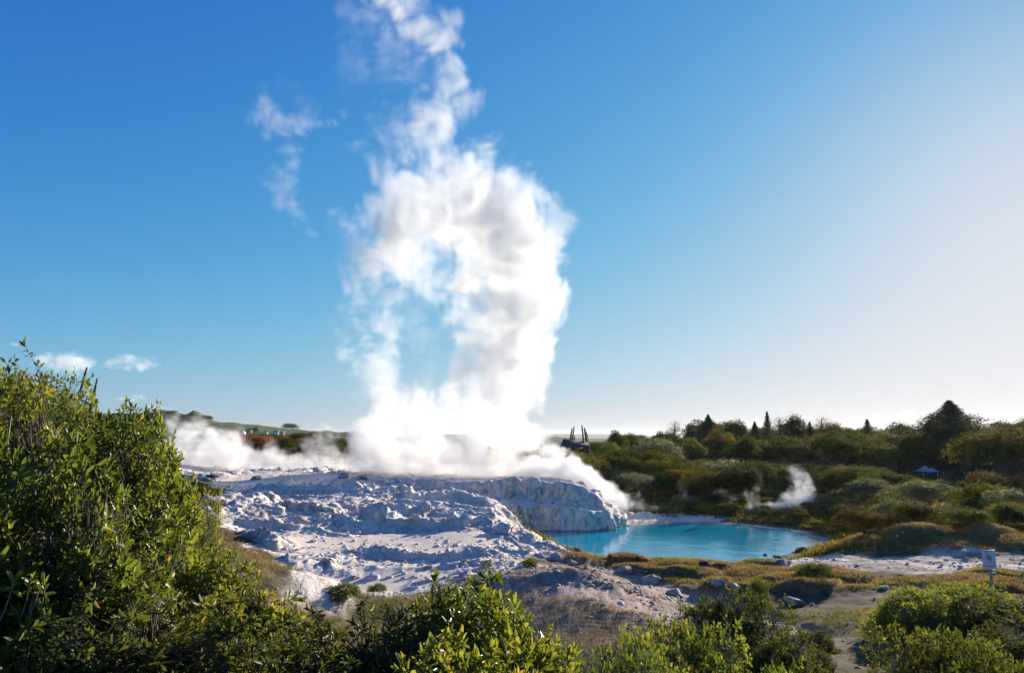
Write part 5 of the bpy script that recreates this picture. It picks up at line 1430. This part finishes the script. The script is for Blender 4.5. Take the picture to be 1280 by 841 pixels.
    fv = f[act[:, 0], act[:, 1], act[:, 2]]; ov = ow[act[:, 0], act[:, 1], act[:, 2]] / (ww[act[:, 0], act[:, 1], act[:, 2]] + 1e-9)
    # thin parts are torn more than dense ones
    tear = amp * (1.25 - .5 * np.clip(ov, 0, 1))
    val = fv + (nn - .46) * tear * 1.7 - .11 - .15 * (1 - np.clip(ov, 0, 1))
    soft = .34 + .60 * (1 - np.clip(ov, 0, 1)) 
    dv = np.clip(val / soft, 0, 1) ** 1.5 * sst(0, .12, fv)
    dv = dv * (ov ** 1.4) * gain * (.45 + .9 * np.clip(val, 0, 1)) * np.clip(.6 + 1.7 * (nn - .36), .3, 2.0)
    if zmin is not None: dv *= sst(zmin, zmin + .6, p[:, 2])
    d = np.zeros_like(f); d[act[:, 0], act[:, 1], act[:, 2]] = dv
    ob = volume_object(name, d, tuple(float(v) for v in mn), h, mat or M_STEAM)
    tag(ob, label, cat, group, kind); print(name, d.shape, len(act), round(time.time() - T0, 1))
    return ob

MAIN = [
 [(650,598,40,1.,0),(640,565,40,1.,0),(628,530,38,1.),(628,495,40,1.),(630,460,45,1.),(632,425,46,1.),(640,395,54,1.),(632,365,58,1.),(622,335,62,.95),(628,300,66,.9,-2),(612,270,66,.85,-3),(575,250,66,.8,-2),(545,235,52,.6,0)],
 [(660,480,24,.9),(662,450,22,.9)], [(680,382,26,.9),(672,360,22,.8)], [(680,300,32,.7),(690,278,22,.5)], [(645,235,32,.6),(665,250,26,.6)], [(615,212,26,.5),(590,215,34,.6)],
 [(700,598,18,1.),(640,596,30,1.),(580,596,34,1.),(520,596,26,1.),(470,594,18,.9)], [(470,560,30,.9,1),(500,560,36,1.,1),(540,570,40,1.,1)], [(478,500,26,.6),(490,520,34,.9),(530,500,28,.85)], [(600,540,34,.8,3),(590,500,22,.5,3)],
 [(600,595,44,1.,-2),(590,560,30,.9),(604,520,24,.7)], [(560,590,46,1.,2),(520,575,40,1.,2),(505,545,38,.95),(512,515,32,.85),(522,490,20,.75)],
 [(540,540,36,.8,3),(560,560,34,.9)], [(482,535,24,.8),(486,560,24,.9),(500,588,22,.9)],
 # left strand
 [(585,275,50,.7,2),(535,280,46,.7,2),(500,300,42,.65,2),(482,325,36,.62,2),(470,340,26,.6,2)], [(530,330,30,.28,3),(555,300,32,.4)], [(505,345,24,.5),(490,385,26,.55),(470,400,22,.5)],
 [(440,345,16,.35),(425,360,12,.25),(420,395,13,.25),(428,400,10,.2)], [(432,428,24,.66),(455,425,28,.74),(475,435,24,.62),(482,460,22,.5),(484,490,22,.5)], [(485,470,14,.25),(492,500,18,.3)], [(430,470,22,.15),(440,500,20,.12)],
 [(455,255,24,.5),(478,235,30,.55),(505,225,34,.6),(530,215,28,.55)], [(420,290,16,.3),(438,280,14,.3),(450,265,14,.35)], [(588,390,30,.75),(586,435,30,.75),(584,475,32,.8),(576,515,32,.85)], [(520,375,26,.24),(518,415,26,.16),(520,450,28,.2),(514,478,30,.45)], [(478,520,34,.9),(500,505,34,.95),(530,520,36,.95)], [(470,560,34,1.,2),(510,575,38,1.,2),(560,580,38,1.,2)], [(590,330,40,.8),(575,365,28,.6),(590,400,24,.5)], [(520,300,44,.75),(545,320,40,.7,2),(570,310,44,.8)], [(478,360,30,.5),(476,395,30,.5),(468,430,28,.55),(472,465,26,.45),(480,495,26,.55)], [(448,300,26,.4),(458,330,26,.45),(446,380,22,.4),(440,410,22,.42),(446,450,24,.38),(456,490,22,.35)],
 [(500,225,40,.75),(480,260,36,.7),(520,250,44,.85),(470,290,30,.6)], [(680,250,24,.5),(700,280,16,.3)],
 # neck and upper wisps
 [(530,218,34,.6),(530,195,32,.55),(522,176,28,.48),(528,158,30,.52),(545,136,36,.58),(548,116,36,.58),(552,98,34,.56),(547,80,34,.56),(534,60,34,.56),(522,42,32,.54),(515,24,28,.5),(502,8,30,.52),(488,-10,32,.48)],
 [(560,130,28,.48),(578,125,22,.4),(592,113,18,.28)], [(548,60,24,.46),(560,42,22,.44),(552,20,22,.4),(535,0,26,.44),(525,-14,26,.36)], [(585,155,12,.25),(592,175,16,.26),(618,178,18,.34),(602,190,16,.26)],
 [(490,60,26,.2),(470,30,28,.2),(460,5,28,.2)], [(500,90,34,.17),(470,100,34,.15),(445,60,32,.13),(440,30,32,.12)], [(455,180,15,.3),(460,200,14,.34),(485,190,14,.28),(475,215,22,.38)], [(490,150,36,.2),(510,190,36,.3)],
 [(556,165,14,.32),(566,190,14,.34),(577,208,16,.38)], [(400,290,18,.18),(408,270,18,.14)],
]
steam('steam_plume', 'towering white steam column of the geyser rising over the flat terrace', 'steam', MAIN, 98, .27, 3, gain=.58, thick=.9, nscale=.17, amp=1.15, zmin=4.4)
steam('steam_wisp', 'detached thin wisp of steam high in the sky left of the column', 'steam',
      [[(318,140,16,.30),(326,115,17,.34),(350,103,16,.28),(366,108,12,.2)], [(322,135,16,.26),(340,152,20,.32),(362,160,18,.42),(382,160,17,.5),(394,150,13,.3)], [(352,165,18,.2),(362,190,20,.28),(354,215,21,.28),(352,240,21,.24),(366,262,18,.22),(376,282,14,.2)], [(388,130,20,.14),(380,150,18,.18)], [(336,225,16,.14),(348,250,20,.16)]], 96, .27, 8, gain=.55, thick=1., nscale=.22, amp=1.2)
steam('steam_wisp', 'tiny torn puff of steam between the left wisp and the column', 'steam', [[(418,160,8,.3),(424,152,10,.4),(434,142,7,.3)]], 96, .27, 9, gain=.5, nscale=.3)
steam('steam_drift', 'low bank of steam drifting along the ground at the left', 'steam',
      [[(196,562,18,.6),(215,560,26,.85),(235,575,26,.95),(262,575,28,.9),(295,580,22,.9),(330,582,20,.9),(365,585,17,.9),(400,586,17,.8),(440,588,14,.8),(480,590,14,.9),(520,592,16,1.)],
       [(222,555,20,.7),(238,540,20,.6),(247,530,12,.45)], [(262,560,22,.75),(276,572,20,.8)], [(292,560,14,.5),(295,545,9,.35)], [(325,572,16,.8),(338,564,12,.7)],[(352,578,12,.7)], [(385,580,16,.6),(398,562,18,.5),(408,545,16,.42),(402,534,12,.3)], [(380,550,14,.3),(375,570,14,.4)], [(425,578,12,.6),(436,572,9,.5)], [(205,590,16,.5),(230,592,16,.6),(260,590,12,.5)], [(455,582,12,.6),(470,580,10,.5)]], 112, .25, 12, gain=.65, thick=1.3, nscale=.26, zmin=4.6, amp=1.1)
steam('steam_drift', 'bright steam rolling off the right end of the terrace to the pool', 'steam',
      [[(640,600,20,1.),(672,596,24,.95),(700,596,22,.95),(728,602,20,1.),(750,616,17,1.),(770,632,14,1.),(800,642,11,.95),(835,648,8,.7)], [(690,580,14,.7),(668,570,18,.6),(660,555,18,.45)], [(735,596,11,.8)], [(775,625,9,.5),(790,632,8,.5)], [(815,638,5,.4),(817,645,5,.5)], [(845,645,5,.5),(820,650,7,.7)]], 97, .2, 13, gain=1.2, thick=1.2, nscale=.3, zmin=.5, amp=1.1)
steam('steam_vent', 'brightest small steam vent among the bushes right of the pool', 'steam',
      [[(985,634,20,.7),(996,626,18,.95),(1002,610,15,.75),(1000,596,12,.5),(992,588,9,.38)], [(1008,600,9,.35),(1014,615,9,.5),(1008,630,10,.7)], [(1016,622,6,.4)], [(988,604,8,.3)]], 94, .17, 14, gain=1.2, nscale=.5, zmin=.4)
steam('steam_vent', 'low steam creeping left from the brightest vent', 'steam', [[(940,634,9,.5),(958,636,9,.6),(975,636,10,.7)], [(948,614,6,.35),(940,620,7,.4),(944,630,7,.5)], [(945,608,4,.35),(951,605,4,.4)], [(932,610,4,.35),(934,618,5,.3)]], 92, .17, 15, gain=1.3, nscale=.6, zmin=.4)
steam('steam_vent', 'faint curling steam left of the round bush on the far shore', 'steam', [[(903,645,6,.4),(906,635,6,.4),(912,622,6,.26),(905,612,6,.2),(898,610,4,.16)], [(896,646,8,.35),(888,648,8,.3)], [(852,612,7,.16),(856,620,6,.14)]], 93, .17, 16, gain=1.5, nscale=.6, zmin=.3)

CL = [(88,451,44,13,'long flat cloud low at the left, half behind the slanting posts'), (163,454,40,9,'lens-shaped cloud right of the slanting posts'), (17,430,8,4,'tiny round cloud just above the bushes at the left edge'), (164,498,22,3.2,'thin cloud streak just above the glossy tree tip'), (198,508,20,2.5,'faintest cloud streak over the left pasture hills'),
      (1095,527,22,5,'lower left of the small clouds over the right skyline'), (1134,516,14,4,'upper small cloud over the right skyline'), (1150,522,7,3,'smallest cloud speck right of the upper one over the right skyline')]
for i, (px, py, wx_, hz_, lab) in enumerate(CL):
    D = 3200; n = max(2, int(wx_ / hz_)); rs = np.random.RandomState(i)
    st_ = [[(px + (q / (n - 1) * 2 - 1) * (wx_ - hz_) + rs.normal(), py + (.0 if q % 2 else .2 * hz_), hz_ * (1.25 - .6 * abs(q / (n - 1) * 2 - 1)), .5 + .3 * rs.rand()) for q in range(n)]]
    steam('cloud', lab, 'cloud', st_, D, max(2.2, hz_ * .55), 30 + i, gain=.016 if px < 640 else .008, thick=2.0, nscale=.012 * 12 / max(hz_, 4), amp=1.7, mat=M_CLOUD)
print('total', time.time() - T0)

# ------------------------------------------------------------------ air: one closed box of thin even haze round the camera and the whole place
M_AIR = vapour('air', .000028, .4)
M_AIR.node_tree.nodes['Principled Volume'].inputs['Color'].default_value = (.86, .93, 1, 1)
_hv, _hf = box(16400, 16400, 94, 0, 7000, 43)
_hz = link('haze', mesh_np('haze', _hv, _hf, M_AIR)); tag(_hz, None, None, None, 'stuff')
